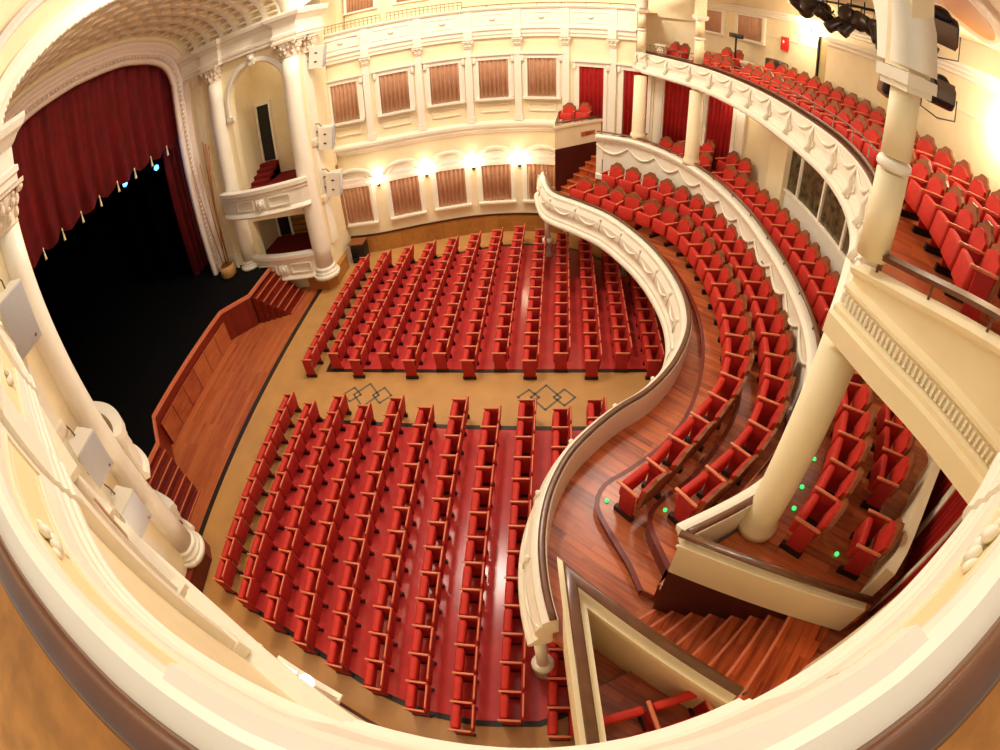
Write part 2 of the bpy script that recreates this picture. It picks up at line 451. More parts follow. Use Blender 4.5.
# wall between frame and vault
f = MB(); vs = []; fs = []
OUT = offset(PROS, -.68)
n = len(OUT)
outer = []
for y, z in OUT:
    a = math.atan2(max(z-VZ, 0), y)
    if z < VZ-.3: outer.append((math.copysign(5.45, y), z))
    else:
        t = math.atan2((z-VZ)/VB if z > VZ else 0, y/VA); outer.append((VA*math.cos(t)*1.01, VZ+VB*math.sin(t)+.04))
for (a, b) in zip(OUT, outer): vs += [(-4.93,a[0],a[1]),(-4.93,b[0],b[1])]
for i in range(n-1): fs.append((2*i,2*i+1,2*i+3,2*i+2))
f.add(vs, fs, CREAM); struct(f.build('wall_proscenium'))
# coffered vault
def vault():
    f = MB(); nx, na = 7, 21; x0, x1 = -4.93, -.45
    def P(u, t, d=0):
        x = x0+(x1-x0)*u; a = PI*t
        c, s_ = math.cos(a), math.sin(a)
        return (x, (VA+d)*c, VZ+(VB+d)*s_)
    for i in range(nx):
        for j in range(na):
            u0, u1, t0, t1 = i/nx, (i+1)/nx, j/na, (j+1)/na
            # non uniform angle keeps the cells square on the ellipse
            du, dt = (u1-u0)*.16, (t1-t0)*.16
            o = [P(u0,t0),P(u1,t0),P(u1,t1),P(u0,t1)]
            q = [P(u0+du,t0+dt),P(u1-du,t0+dt),P(u1-du,t1-dt),P(u0+du,t1-dt)]
            r = [P(u0+du*1.7,t0+dt*1.7,.14),P(u1-du*1.7,t0+dt*1.7,.14),P(u1-du*1.7,t1-dt*1.7,.14),P(u0+du*1.7,t1-dt*1.7,.14)]
            q2 = [P(u0+du*2.4,t0+dt*2.4,.14),P(u1-du*2.4,t0+dt*2.4,.14),P(u1-du*2.4,t1-dt*2.4,.14),P(u0+du*2.4,t1-dt*2.4,.14)]
            q3 = [P((u0+u1)/2,(t0+t1)/2,.05)]
            vs = o+q+r+q2+q3; fs = []
            for k in range(4):
                k2 = (k+1)%4
                fs += [(k,k2,4+k2,4+k),(4+k,4+k2,8+k2,8+k),(8+k,8+k2,12+k2,12+k),(12+k,12+k2,16)]
            f.add(vs, fs[0::4], IVORY); f.add(vs, fs[1::4]+fs[2::4]+fs[3::4], VAULT)  # coffer shading put into the colour: lighter ribs, darker recesses
    struct(f.build('ceiling'))
    # outer arch band with studs
    path = []
    for k in range(61):
        a = PI*k/60; path.append((VA*math.cos(a), VZ+VB*math.sin(a)))
    g = MB(); arch_sweep(g, path, [(0,-.45),(0,-.1),(-.06,-.05),(-.12,-.1),(-.40,-.1),(-.46,-.02),(-.52,-.02),(-.52,-.45)], IVORY)
    for k in range(1, 60):
        a = PI*k/60; g.ball((-.08, (VA+.02)*math.cos(a), VZ+(VB+.02)*math.sin(a)), .035, IVORY, 4)
    o = g.build('trim_10'); struct(o)
    g = MB(); vs = []; fs = []
    for k in range(61):
        a = PI*k/60; y, z = (VA+.5)*math.cos(a), VZ+(VB+.5)*math.sin(a)
        vs += [(-.2,y,z), (1.2,y*1.18,z+.9+.9*math.sin(a))]
    for k in range(60): fs.append((2*k,2*k+1,2*k+3,2*k+2))
    g.add(vs, fs, CREAM, True); struct(g.build('ceiling'))
    path = [((VA+.95)*math.cos(PI*k/60), VZ+.35+(VB+.75)*math.sin(PI*k/60)) for k in range(61)]
    g = MB(); arch_sweep(g, path, [(.1,.25),(.1,.42),(.05,.5),(-.02,.46),(-.05,.62),(-.14,.66),(-.2,.25)], PINKISH); struct(g.build('trim_17'))
vault()

# ------------------------------------------------------------------ columns
def capital_mb(c, r, h, m=STONEW, square=False):
    g = MB(); x, y, z = c
    g.lathe([(r*.98,0),(r*1.08,.02),(r*1.0,.06),(r*1.05,h*.3),(r*1.25,h*.62),(r*1.5,h*.86)], c, m, 16)
    for row, (zz, rr, n, hh) in enumerate(((.12*h, 1.1, 8, .36*h), (.42*h, 1.25, 8, .36*h))):
        for k in range(n):
            a = 2*PI*(k+.5*row)/n
            g.ball((x+r*rr*math.cos(a), y+r*rr*math.sin(a), z+zz+hh*.5), r*.3, m, 5, (.8,.8,hh/(r*.62)))
            g.ball((x+r*(rr+.2)*math.cos(a), y+r*(rr+.2)*math.sin(a), z+zz+hh), r*.17, m, 4)
    for k in range(4):
        a = PI/4+PI/2*k; g.ball((x+r*1.75*math.cos(a), y+r*1.75*math.sin(a), z+h*.8), r*.3, m, 6, (1,1,.9))
    g.box((x,y,z+h*.94), (r*3.1,r*3.1,h*.13), m)
    return g
def column(name, x, y, z0, z1, r, label, cap=True, m=IVORY, base=.35, capm=STONEW, rb=None, caph=None):
    t = empty(name, (x,y,z0)); tag(t, label, 'column')
    H = z1-z0; ch = (caph or r*2.2) if cap else 0; rb = rb or r*1.1
    if base:
        g = MB(); g.lathe([(rb*1.5,0),(rb*1.56,base*.2),(rb*1.5,base*.34),(rb*1.34,base*.36),(rb*1.3,base*.36),(rb*1.36,base*.46),(rb*1.3,base*.58),(rb*1.1,base*.66),(rb*1.18,base*.8),(rb*1.16,base*.9),(rb*1.0,base)], (0,0,0), m, 24); g.build('base', t)
    g = MB(); n = 10
    g.lathe([(rb+(r-rb)*(k/n)**1.4, base+(H-ch-base)*k/n) for k in range(n+1)], (0,0,0), m, 28); g.build('shaft', t)
    if cap: capital_mb((0,0,H-ch), r, ch, capm).build('capital', t)
    return t

# ------------------------------------------------------------------ stage boxes
PP = [(.0,0),(.12,0),(.16,.06),(.12,.12),(.06,.16),(.06,.62),(.10,.66),(.10,.72),(.16,.80),(.16,.92),(0,.92)]
def stage_box(s):
    side = 'far' if s > 0 else 'near'
    yb = 5.3 if s > 0 else 5.67
    YA, YW = 5.3*s, 5.42*s
    # openings in the wall between the columns
    g = MB(); th = .3*s
    def wallbox(x0,x1,z0,z1): g.box(((x0+x1)/2, YW+th/2, (z0+z1)/2), (x1-x0, .3, z1-z0), CREAM)
    wallbox(-4.95,-2.9,1.2,9.15); wallbox(-.46,.0,0,9.15); wallbox(-2.9,-.46,2.9,3.9); wallbox(-2.9,-.46,0,1.3)
    # arched head of the upper opening
    cx, R, zs = -1.68, 1.22, 7.5
    n = 20; vs = []; fs = []
    for k in range(n+1):
        a = PI*k/n; x, z = cx-R*math.cos(a), zs+R*math.sin(a)
        for yy in (YW, YW+th): vs += [(x,yy,z),(x,yy,9.15)]
    for k in range(n):
        o = k*4; p = o+4
        fs += [(o,p,p+1,o+1),(o+2,o+3,p+3,p+2),(o,o+2,p+2,p)]
    g.add(vs, fs, CREAM)
    struct(g.build('wall_'+side+'_box'))
    g = MB()
    arc = [(cx+R*math.cos(PI*k/24), zs+R*math.sin(PI*k/24)) for k in range(25)]
    arc = [(arc[0][0],7.0)]+arc+[(arc[-1][0],7.0)]
    N = normals(arc); vs = []; fs = []; prof = [(0,0),(0,.09),(-.06,.11),(-.14,.06),(-.2,.06),(-.22,0)]
    for p, nn in zip(arc, N):
        for d, w in prof: vs.append((p[0]+nn[0]*d, YW-s*w, p[1]+nn[1]*d))
    k = len(prof)
    for i in range(len(arc)-1):
        for j in range(k): fs.append((i*k+j, i*k+(j+1)%k, (i+1)*k+(j+1)%k, (i+1)*k+j))
    g.add(vs, fs, IVORY, True)
    g.box((cx, YW-.1*s, zs+R+.16), (.24,.16,.42), IVORY); g.ball((cx, YW-.17*s, zs+R+.2), .1, IVORY, 6)
    for xx in (-2.9,-.46): g.box((xx,YW-.05*s,6.95), (.3,.16,.14), IVORY)
    struct(g.build('trim_11' if s > 0 else 'trim_12'))
    column('stage_box_column', -3.42, YA, 1.2, 9.15, .26, '%s ivory column of the %s stage box, the one next to the stage opening' % ('tall', side), m=IVORY, base=.3, caph=.62, rb=.29)
    column('stage_box_column', -.15, yb*s, .55 if s > 0 else .55, 9.12, .28, 'tall ivory column of the %s stage box, the one next to the stalls' % side, m=IVORY, base=.4, caph=.62, rb=.32)
    # pilaster strips beside the frame
    for x in (-4.35,):
        g = MB(); g.box((x,YW-.05*s,5), (.34,.12,7.8), CREAM); g.box((x,YW-.1*s,8.9),(.4,.16,.5),STONEW); g.box((x,YW-.1*s,1.5),(.42,.2,.5),IVORY)
        tag(g.build('pilaster'), 'flat cream pilaster between the stage frame and the %s stage box column' % side, 'pilaster')
    # entablature
    g = MB(); path = [(-5.0,5.22*s),(-3.9,5.22*s),(-3.85,5.08*s),(-2.98,5.08*s),(-2.93,5.22*s),(-.65,5.22*s),(-.6,(yb-.28)*s),(.28,(yb-.28)*s),(.3,(yb+.25)*s),(.3,6.9*s)]
    g.sweep(path, [(-.35,9.12),(.02,9.12),(.02,9.24),(.06,9.26),(.06,9.36),(.0,9.40),(.0,9.72),(.05,9.76),(.12,9.86),(.22,9.92),(.26,10.04),(.26,10.12),(-.35,10.12)], IVORY, side=-s)
    struct(g.build('trim_13' if s > 0 else 'trim_14'))
    # parapets
    l_ = bpy.data.lights.new('box_fill','POINT'); l_.color=(1,.88,.68); l_.energy=16; l_.shadow_soft_size=.15; lo_ = bpy.data.objects.new('box_fill_light',l_); lo_.location=(-1.6,s*6.3,8.7); COL.objects.link(lo_)  # light added to brighten the box interior
    for (z0, h, bow, lab, xa, xb, yq) in ((3.38,1.0,.42,'upper',-3.75,.02,5.02),(.62,1.0,.2,'lower',-3.15,-.2,5.2)):
        P = []
        for k in range(17):
            u = k/16; P.append((xa+(xb-xa)*u, s*(yq-(bow*math.sin(PI*u)**.7 if 0 < u < 1 else 0))))
        if s < 0 and lab == 'upper': P = smooth([(-3.65,-5.3),(-2.85,-5.0),(-2.05,-4.80),(-1.35,-4.74),(-.75,-4.82),(-.2,-5.05),(.08,-5.36)], .1); z0 = 2.8; h = 1.22; yq = 5.2
        t = empty('box_parapet', (-1.7, s*5.0, z0)); tag(t, '%s cream moulded front of the %s stage box, %s tier' % ('bowed', side, lab), 'parapet')
        g = MB(); kx = h/.92
        g.sweep(P, [(-.16,0)]+[(d-.04, z*kx) for d, z in PP[1:-1]]+[(-.16,.92*kx)], IVORY, side=-s)
        o = g.build('front', t); o.matrix_parent_inverse = Matrix.Translation((1.7,-s*5.0,0)); 
        g = MB(); q = s*(yq-bow-.06)
        g.rbox((-1.72, q, .42*kx), (.34,.08,.34), IVORY, .03); g.ball((-1.72,q-.05*s,.42*kx), .1, IVORY, 6, (1,.5,1.2)); g.tube([(-1.84,q-.05*s,.56*kx),(-1.86,q-.06*s,.4*kx),(-1.74,q-.07*s,.26*kx)], .025, IVORY, 6)
        o = g.build('cartouche', t); o.matrix_parent_inverse = Matrix.Translation((1.7,-s*5.0,0))
        for sx in (-1,1):
            g = MB(); c = -1.72+sx*.75; yy = s*(yq-bow*math.sin(PI*.28)**.7-.05)
            a = math.atan2(-(bow*(math.sin(PI*.4)**.7-math.sin(PI*.14)**.7))*s*(-sx)*-1, .8)
            for (dx,dz,lx,lz) in ((0,.17,.8,.03),(0,-.17,.8,.03),(-.4,0,.03,.34),(.4,0,.03,.34)):
                g.box((dx,0,.42*kx+dz), (lx,.05,lz), IVORY)
            o = g.build('panel_moulding', t); o.location = (c+1.7, yy-s*5.0, 0); o.rotation_euler = (0,0,s*(-.33 if sx<0 else .33)*bow)
    # rooms behind
    g = MB()
    g.box((-1.7,s*6.4,3.9),(3.2,2.2,.1),CARPET); g.box((-1.7,s*6.4,1.2),(3.2,2.2,.1),CARPET); struct(g.build('floor'))
    g = MB()
    g.box((-1.7,s*7.5,6.6),(3.4,.1,5.4),CREAM); g.box((-3.3,s*6.45,5.0),(.1,2.1,8.4),CREAM); g.box((-.4,s*6.45,5.0),(.1,2.1,8.4),CREAM)
    g.box((-1.7,s*6.4,9.2),(3.2,2.2,.1),VAULT)
    for k in range(10): g.box((-1.7,s*7.43,1.4+.24*k),(3.0,.05,.02),STRIP)
    g.box((-1.7,s*7.5,2.5),(3.4,.1,2.6),DADO)
    for z in (4.3,4.7,5.1,7.6): g.box((-1.1,s*7.42,z),(1.4,.06,.04),IVORY)
    for x in (-1.75,-1.05,-.55): g.box((x,s*7.42,6.3),(.05,.05,2.5),IVORY)
    struct(g.build('wall_'+side+'_box_back'))
    for z0, z1, nm in ((4.55,6.85,'upper'),(1.3,2.95,'lower')):
        g = MB(); g.box((-2.82,s*7.42,(z0+z1)/2),(.55,.06,z1-z0),BLK)
        for sx in (-1,1): g.box((-2.82+sx*.33,s*7.41,(z0+z1)/2),(.1,.1,z1-z0+.1),IVORY)
        g.box((-2.82,s*7.41,z1+.06),(.8,.12,.12),IVORY)
        struct(g.build('door_%d' % ({'upper':1,'lower':2}[nm]+(2 if s<0 else 0))))
    st = empty('box_steps', (-2.8,s*6.92,3.95)); tag(st, 'red carpeted steps up to the black door of the %s stage box' % side, 'steps')
    for k in range(4):
        g = MB(); g.box((-.05, s*(-.5+.17*k+.35), .07*(k+1)), (.8,.9-.22*k,.14*(k+1)), CARPET); g.build('step', st)
    if s > 0:
        for (x,z,w,h,lab) in ((-.62,6.9,.22,.25,'top one of three black loudspeakers on the upper box wall'),(-.62,6.55,.18,.2,'middle one of three black loudspeakers on the upper box wall'),(-.62,5.7,.26,.25,'lowest of three black loudspeakers on the upper box wall'),(-.55,2.7,.2,.2,'small black loudspeaker high on the lower box wall'),(-.62,2.35,.34,.16,'black loudspeaker tilted below another on the lower box wall')):
            g = MB(); g.rbox((x,s*7.2,z),(w,.2,h),BLK,.02,Matrix.Rotation(-.3 if z>3 else .5,3,'Y')); g.tube([(x,7.25*s,z),(x,7.46*s,z)],.02,BLK)
            tag(g.build('small_speaker'), lab, 'speaker')
        g = MB(); g.rbox((-.75,7.15,4.1),(.3,.3,.24),WICK,.02); g.box((-.75,7.0,4.13),(.22,.02,.1),CRESTW); tag(g.build('wooden_crate'), 'small brown box standing in the corner of the upper stage box', 'box')
for s in (1,-1): stage_box(s)

# side piers carrying the loudspeakers, with wooden plinth
def side_pier(s):
    side = 'far' if s > 0 else 'near'; y0, y1 = (5.6, 7.75) if s > 0 else (5.95, 7.2)
    g = MB(); g.box((-.3, s*(y0+y1)/2, 4.85), (.46, y1-y0, 8.6), CREAM)
    g.box((-.04, s*(y0+.62), 5.1), (.12,.5,7.4), IVORY)
    for z in (5.2, 3.1): g.rbox((-.02,s*(y0+.62),z),(.2,.6,.3),STONEW,.05)
    struct(g.build('wall_'+side+'_pier'))
    g = capital_mb((-.05, s*(y0+.62), 8.45), .26, .62); tag(g.build('pilaster_capital'), 'carved leafy capital on the loudspeaker pier of the %s side' % side, 'capital')
    g = MB(); g.prism([(-1.0,s*5.25),(-.1,s*5.15),(.12,s*5.5),(.12,s*6.6),(-.0,s*6.85),(-1.0,s*6.85)], 0, .55, WOODR if s < 0 else DADO); struct(g.build('baseboard_'+side))
for s in (1,-1): side_pier(s)
def speaker(x, y, z, w, d, h, rz, tilt, label):
    t = empty('loudspeaker', (x,y,z), rz); t.rotation_euler = (0, tilt, rz); tag(t, label, 'speaker')
    g = MB(); vs = []
    for zz in (-h/2, h/2): vs += [(-d/2,-w*.28,zz),(d/2,-w/2,zz),(d/2,w/2,zz),(-d/2,w*.28,zz)]
    g.add(vs, [(3,2,1,0),(4,5,6,7),(0,1,5,4),(1,2,6,5),(2,3,7,6),(3,0,4,7)], SPKW); cb = g.build('cabinet', t)
    for zz in (-h*.2,h*.2):
        g = MB(); g.rbox((0,-w*.41,zz),(.1,.02,.05),BLK,.01,Matrix.Rotation(-.3,3,'Z')); g.build('handle', cb)
    g = MB(); g.rbox((d/2+.01,0,0),(.03,w*.96,h*.96),SPKG,.01); g.build('grille', t)
    g = MB(); g.lathe([(.02,-.005),(.03,.0),(.02,.01)],(0,0,0),CRESTW,8); o = g.build('badge', t); o.location = (d/2+.03, w*.3, -h*.38); o.rotation_euler=(0,PI/2,0)
    g = MB(); g.tube([(-d*.3,0,h/2),(-d*.5,0,h/2+.12),(-d*.5-.25,0,h/2+.12)],.018,BRONZE,6); g.build('top_strut', t)
    g = MB(); g.tube([(-d/2,0,h*.3),(-d/2-.25,0,h*.3)],.03,BRONZE,6); g.build('bracket', t)
    g = MB(); g.tube([(-d/2,.08,-h*.2),(-d/2-.2,0,h*.05),(-d/2,-.08,-h*.2)],.015,BRONZE,6); g.build('wire_stay', t)
speaker(.32,6.28,8.2,.52,.5,.78,.25,.12,'topmost grey and white loudspeaker on the far pier by the stage box')
speaker(.32,6.3,5.25,.52,.5,.8,.25,.12,'middle grey and white loudspeaker of three on the far pier')
speaker(.34,6.3,3.55,.52,.5,.85,.25,.12,'lowest grey and white loudspeaker of three on the far pier')
speaker(.34,-6.25,7.3,.62,.5,1.0,-.2,.1,'large grey loudspeaker near the left picture edge, under the carved capital')
speaker(.34,-6.3,4.55,.62,.5,.85,-.1,.15,'upper one of two tilted loudspeakers on the near pier beside the balcony')
speaker(.36,-6.35,3.15,.6,.5,.82,-.1,.15,'lower one of two tilted loudspeakers on the near pier beside the balcony')
g = MB(); g.rbox((.45,7.15,.38),(.55,.5,.76),BLK,.02); g.box((.42,7.15,.79),(.62,.56,.04),CRESTW)
for zz in (.25,.55): g.lathe([(.12,-.01),(.1,0),(.02,-.03)],(.3,6.9,zz),FOOT,12)
tag(g.build('floor_speaker'), 'black floor loudspeaker with a brown top in the corner by the far stage box', 'speaker')
# drum and bamboo poles
g = MB(); g.lathe([(.02,.4),(.28,.4),(.30,.48),(.33,.48),(.34,.3),(.33,.05),(.28,0)][::-1],(-4.25,4.72,1.2),WICK,20); g.lathe([(.27,.40),(.27,.44)],(-4.25,4.72,1.2),CRESTW,16); tag(g.build('pole_drum'), 'round wooden drum holding bamboo poles at the stage frame', 'drum')
for k,(dx,dy,tx,ty,h,r) in enumerate(((-.16,.02,-.62,.16,4.0,.02),(-.05,.12,-.28,.30,4.1,.02),(.07,.10,-.02,.40,4.9,.03),(.15,0,.14,.36,4.8,.03),(.10,-.14,.30,.34,4.7,.022))):
    g = MB(); g.tube([(-4.25+dx,4.72+dy,1.62),(-4.25+tx,4.72+ty,1.6+h)], r, BAMBOO, 6)
    tag(g.build('bamboo_pole'), 'long bamboo pole leaning at the stage frame, %s from the left' % ordn(k), 'pole', 'bamboo poles in the drum')

# ------------------------------------------------------------------ hall walls
def pathslice(P, s0, s1, step=.12):
    n = max(3, int((s1-s0)/step)); return [at(P, s0+(s1-s0)*i/n)[0] for i in range(n+1)]
LF = arclen(WF)[-1]
sF = lambda x: s_at_x(WF[:int(len(WF)*.7)], x)
def wall_shell():
    g = MB(); P = pathslice(WF, 0, sF(13.2)+7.5)
    # WF runs +x with hall on its right -> side=-1 normal points to hall
    g.sweep(pathslice(WF, 0, sF(10.25)), [(0,0),(0,8.9),(-.3,8.9),(-.3,0)], CREAM, side=-1); g.sweep(pathslice(WF, sF(10.25), sF(13.2)+7.5), [(0,0),(0,6.69),(-.3,6.69),(-.3,0)], CREAM, side=-1); struct(g.build('wall_far'))
    A = pathslice(WF, 0, sF(7.95))
    g = MB(); g.sweep(A, [(0,0),(.04,0),(.04,.72),(0,.72)], DADO, side=-1); g.sweep(A, [(0,.72),(.07,.72),(.07,.77),(0,.77)], DARKRISER, side=-1); struct(g.build('baseboard_far'))
    g = MB(); g.sweep(A, [(0,4.05),(.06,4.08),(.08,4.16),(.16,4.22),(.18,4.32),(.26,4.36),(.26,4.44),(0,4.5)], IVORY, side=-1, smooth=False); struct(g.build('trim_15'))
    E = pathslice(WF, 0, sF(10.3))
    g = MB()
    g.sweep(E, [(0,7.68),(.10,7.70),(.10,7.80),(.14,7.84),(.14,7.96),(.20,8.02),(.20,8.08),(0,8.08)], IVORY, side=-1)
    g.sweep(E, [(0,8.08),(.10,8.08),(.10,8.78),(.16,8.80),(.20,8.86),(.20,8.92),(-.2,8.92),(-.2,8.08)], IVORY, side=-1)
    tag(g.build('balcony_parapet'), 'long curved ivory balcony front above the far windows', 'parapet')
    # near wall
    g = MB(); g.sweep(WN, [(0,0),(0,7.7),(-.3,7.7),(-.3,0)], CREAM, side=1); struct(g.build('wall_near'))
    g = MB(); g.sweep(WN[:-14], [(0,0),(.04,0),(.04,.72),(0,.72)], DADO, side=1); g.sweep(WN[:-14], [(0,.72),(.07,.72),(.07,.77),(0,.77)], DARKRISER, side=1); struct(g.build('baseboard_near'))
    g = MB(); C = [p for p in WN if p[0] < 7.9]
    g.sweep(C, [(0,4.05),(.06,4.08),(.08,4.16),(.16,4.22),(.18,4.32),(.26,4.36),(.26,4.44),(0,4.5)], IVORY, side=1); struct(g.build('trim_16'))
wall_shell()
WINN = [0]
def win_unit(P, s, side, z0, z1, w, arched, cur, lab, curm=BROWNC, sill=True):
    (x, y), rz = frame_at(P, s, side)
    WINN[0] += 1
    t = empty('window_%d' % WINN[0], (x,y,0), rz); struct(t)
    g = MB()
    h = z1-z0; zc = (z0+z1)/2
    for sx in (-1,1):
        g.box((sx*(w/2+.06),.05,zc),(.12,.12,h+.04),IVORY); g.box((sx*(w/2+.15),.03,zc-.05),(.08,.07,h-.1),IVORY)
    g.box((0,.06,z1+.07),(w+.28,.14,.14),IVORY)
    g.build('window_frame', t)
    g = MB()
    if sill:
        g.box((0,.1,z0-.06),(w+.34,.22,.07),IVORY); g.box((0,.07,z0-.12),(w+.26,.14,.06),IVORY); g.build('window_sill', t)
    g = MB()
    if arched:
        n = 14; R = (w+.5)/2; rise = .42; zb = z1+.14; vs=[]; fs=[]
        g.box((0,.05,zb+.08),(w+.3,.1,.16),PINKISH)
        arc = [(-R*math.cos(PI*k/n), zb+.12+rise*math.sin(PI*k/n)) for k in range(n+1)]
        for (ax,az) in arc:
            vs += [(ax,0,az-.06),(ax,.16,az-.04),(ax,.16,az+.03),(ax,0,az+.05)]
        for k in range(n):
            for j in range(4): fs.append((k*4+j,k*4+4+j,k*4+4+(j+1)%4,k*4+(j+1)%4))
        fs += [(0,1,2,3),(n*4+3,n*4+2,n*4+1,n*4)]
        g.add(vs, fs, IVORY, False); vs=[]; 
        vs = [(a,.03,b) for a,b in arc]; g.add(vs+[(-R,.03,zb),(R,.03,zb)], [tuple(range(n+1))+(n+2,n+1)], IVORY)
        vs = [(a*.72,.07,zb+.12+(b-zb-.12)*.62) for a,b in arc]
        g.tube(vs, .025, IVORY, 6)
    else:
        g.box((0,.1,z1+.20),(w+.5,.2,.06),IVORY); g.box((0,.07,z1+.15),(w+.4,.13,.05),PINKISH)
        for sx in (-1,1): g.rbox((sx*(w/2+.15),.09,z1+.02),(.12,.14,.26),IVORY,.03)
        if sill:
            for (dx,dz,lx,lz) in ((0,-.28,w*.95,.03),(0,-.56,w*.95,.03),(-w*.475,-.42,.03,.31),(w*.475,-.42,.03,.31)): g.box((dx,.03,z0+dz),(lx,.05,lz),IVORY)
    g.build('window_hood', t)
    c = MB(); fold(c, [(-w/2,.045),(w/2,.045)], z0, z1, curm, .03, .15)
    o = c.build('curtain'); o.location = (x,y,0); o.rotation_euler = (0,0,rz)
    tag(o, lab, 'curtain', cur)
def hallwalls():
    ux = (.57,2.27,3.94,5.61,7.28); cnt = 0
    for k, x in enumerate(ux):
        win_unit(WF, sF(x), -1, 5.42, 6.86, 1.0, False, 'brown curtains of the far upper windows', 'pleated brown curtain in the %s far upper window from the stage box' % ordn(k))
    for k, x in enumerate((.52,2.27,3.9,5.55,7.2)):
        win_unit(WF, sF(x), -1, 1.36, 2.80, 1.05, True, 'brown curtains of the far lower windows', 'pleated brown curtain in the %s far lower window from the stage box' % ordn(k))
    for k, (x, w) in enumerate(((8.93,.85),(10.3,.85),(11.5,.95),(12.55,1.0))):
        win_unit(WF, sF(x), -1, 3.78, 6.6, w, False, 'red curtained doorways behind the side boxes', 'bright red curtain in the %s doorway beyond the far side box' % ordn(k), curm=REDC, sill=False)
    L = arclen(WN)
    for k, x in enumerate((.6,2.3,3.95)):
        sN = s_at_x(WN, x)
        win_unit(WN, sN, 1, 5.42, 6.86, 1.0, False, 'brown curtains of the near upper windows', 'brown curtain seen edge-on in the %s near upper window from the loudspeaker pier' % ordn(k))
        win_unit(WN, sN, 1, 1.36, 2.80, 1.0, True, 'brown curtains of the near lower windows', 'brown curtain seen edge-on in the %s near lower window from the loudspeaker pier' % ordn(k))
    # pilasters
    for side, P, xs, sd in (('far',WF,(1.38,3.1,4.77,6.45,8.1,9.6,11.0,12.1,13.0),-1),('near',WN,(1.45,3.12,4.78,6.3),1)):
        for k, x in enumerate(xs):
            (px, py), rz = frame_at(P, sF(x) if side=='far' else s_at_x(P, x), sd)
            t = empty('pilaster', (px,py,4.5), rz); tag(t, 'slim ivory pilaster with carved capital between %s windows, %s from the stage box' % (side, ordn(k)), 'pilaster', 'pilasters on the %s wall' % side)
            if x > 8.5: zb = 3.75-4.5
            else: zb = 0
            g = MB(); g.box((0,.05,(zb+2.8)/2+.1),(.24,.12,2.85-zb),IVORY); g.box((0,.06,zb+.12),(.3,.16,.24),IVORY); g.build('shaft', t)
            g = MB(); g.box((0,.07,2.98),(.26,.16,.22),STONEW)
            for q in (-1,0,1): g.ball((q*.09,.14,2.95),.05,STONEW,5); g.ball((q*.13,.15,3.06),.05,STONEW,5)
            g.box((0,.09,3.14),(.38,.22,.07),IVORY); g.build('capital', t)
        # panel mouldings on far balcony front
    for k, x in enumerate((.6,2.27,3.94,5.61,7.28,8.9)):
        (px,py), rz = frame_at(WF, sF(x), -1, .11); g = MB()
        for (dx,dz,lx,lz) in ((0,.2,1.3,.035),(0,-.2,1.3,.035),(-.65,0,.035,.4),(.65,0,.035,.4)): g.box((dx,0,8.43+dz),(lx,.04,lz),IVORY)
        g.ball((0,.02,8.45),.08,IVORY,5,(1.4,.6,.9))
        o = g.build('panel_moulding'); o.location=(px,py,0); o.rotation_euler=(0,0,rz); struct(o); o.name='trim_%d'%(20+k)
    for k, x in enumerate((1.4,3.1,4.78,6.45,8.1,9.6)):
        (px,py), rz = frame_at(WF, sF(x), -1, .12); g = MB(); g.box((0,0,8.42),(.26,.08,.72),IVORY); g.box((0,.06,7.86),(.28,.1,.36),IVORY)
        o = g.build('trim_%d'%(30+k)); o.location=(px,py,0); o.rotation_euler=(0,0,rz); struct(o)
    # sconces
    for side, P, xs, sd in (('far',WF,(1.38,3.08,4.75,6.42),-1),('near',WN,(1.45,3.12,4.78),1)):
        for k, x in enumerate(xs):
            (px,py), rz = frame_at(P, sF(x) if side=='far' else s_at_x(P, x), sd, .0)
            t = empty('wall_sconce', (px,py,2.75), rz); tag(t, 'glowing wall light between the %s lower windows, %s from the stage' % (side, ordn(k)), 'wall light', 'wall lights between the %s lower windows' % side)
            g = MB(); g.rbox((0,.03,0),(.12,.06,.2),BRONZE,.02); g.tube([(0,.05,0),(0,.14,-.02),(0,.16,.08)],.015,BRONZE,6); g.build('bracket', t)
            g = MB(); g.lathe([(.03,0),(.075,.05),(.09,.16),(.06,.24),(.02,.27)],(0,.17,.06),SCONCE,12); g.build('shade', t)
            l = bpy.data.lights.new('sconce', 'POINT'); l.color=(1,.88,.66); l.energy=20; l.shadow_soft_size=.12
            lo = bpy.data.objects.new('sconce_lamp', l); lo.location=(0,.28,.28); lo.parent=t; COL.objects.link(lo)
hallwalls()
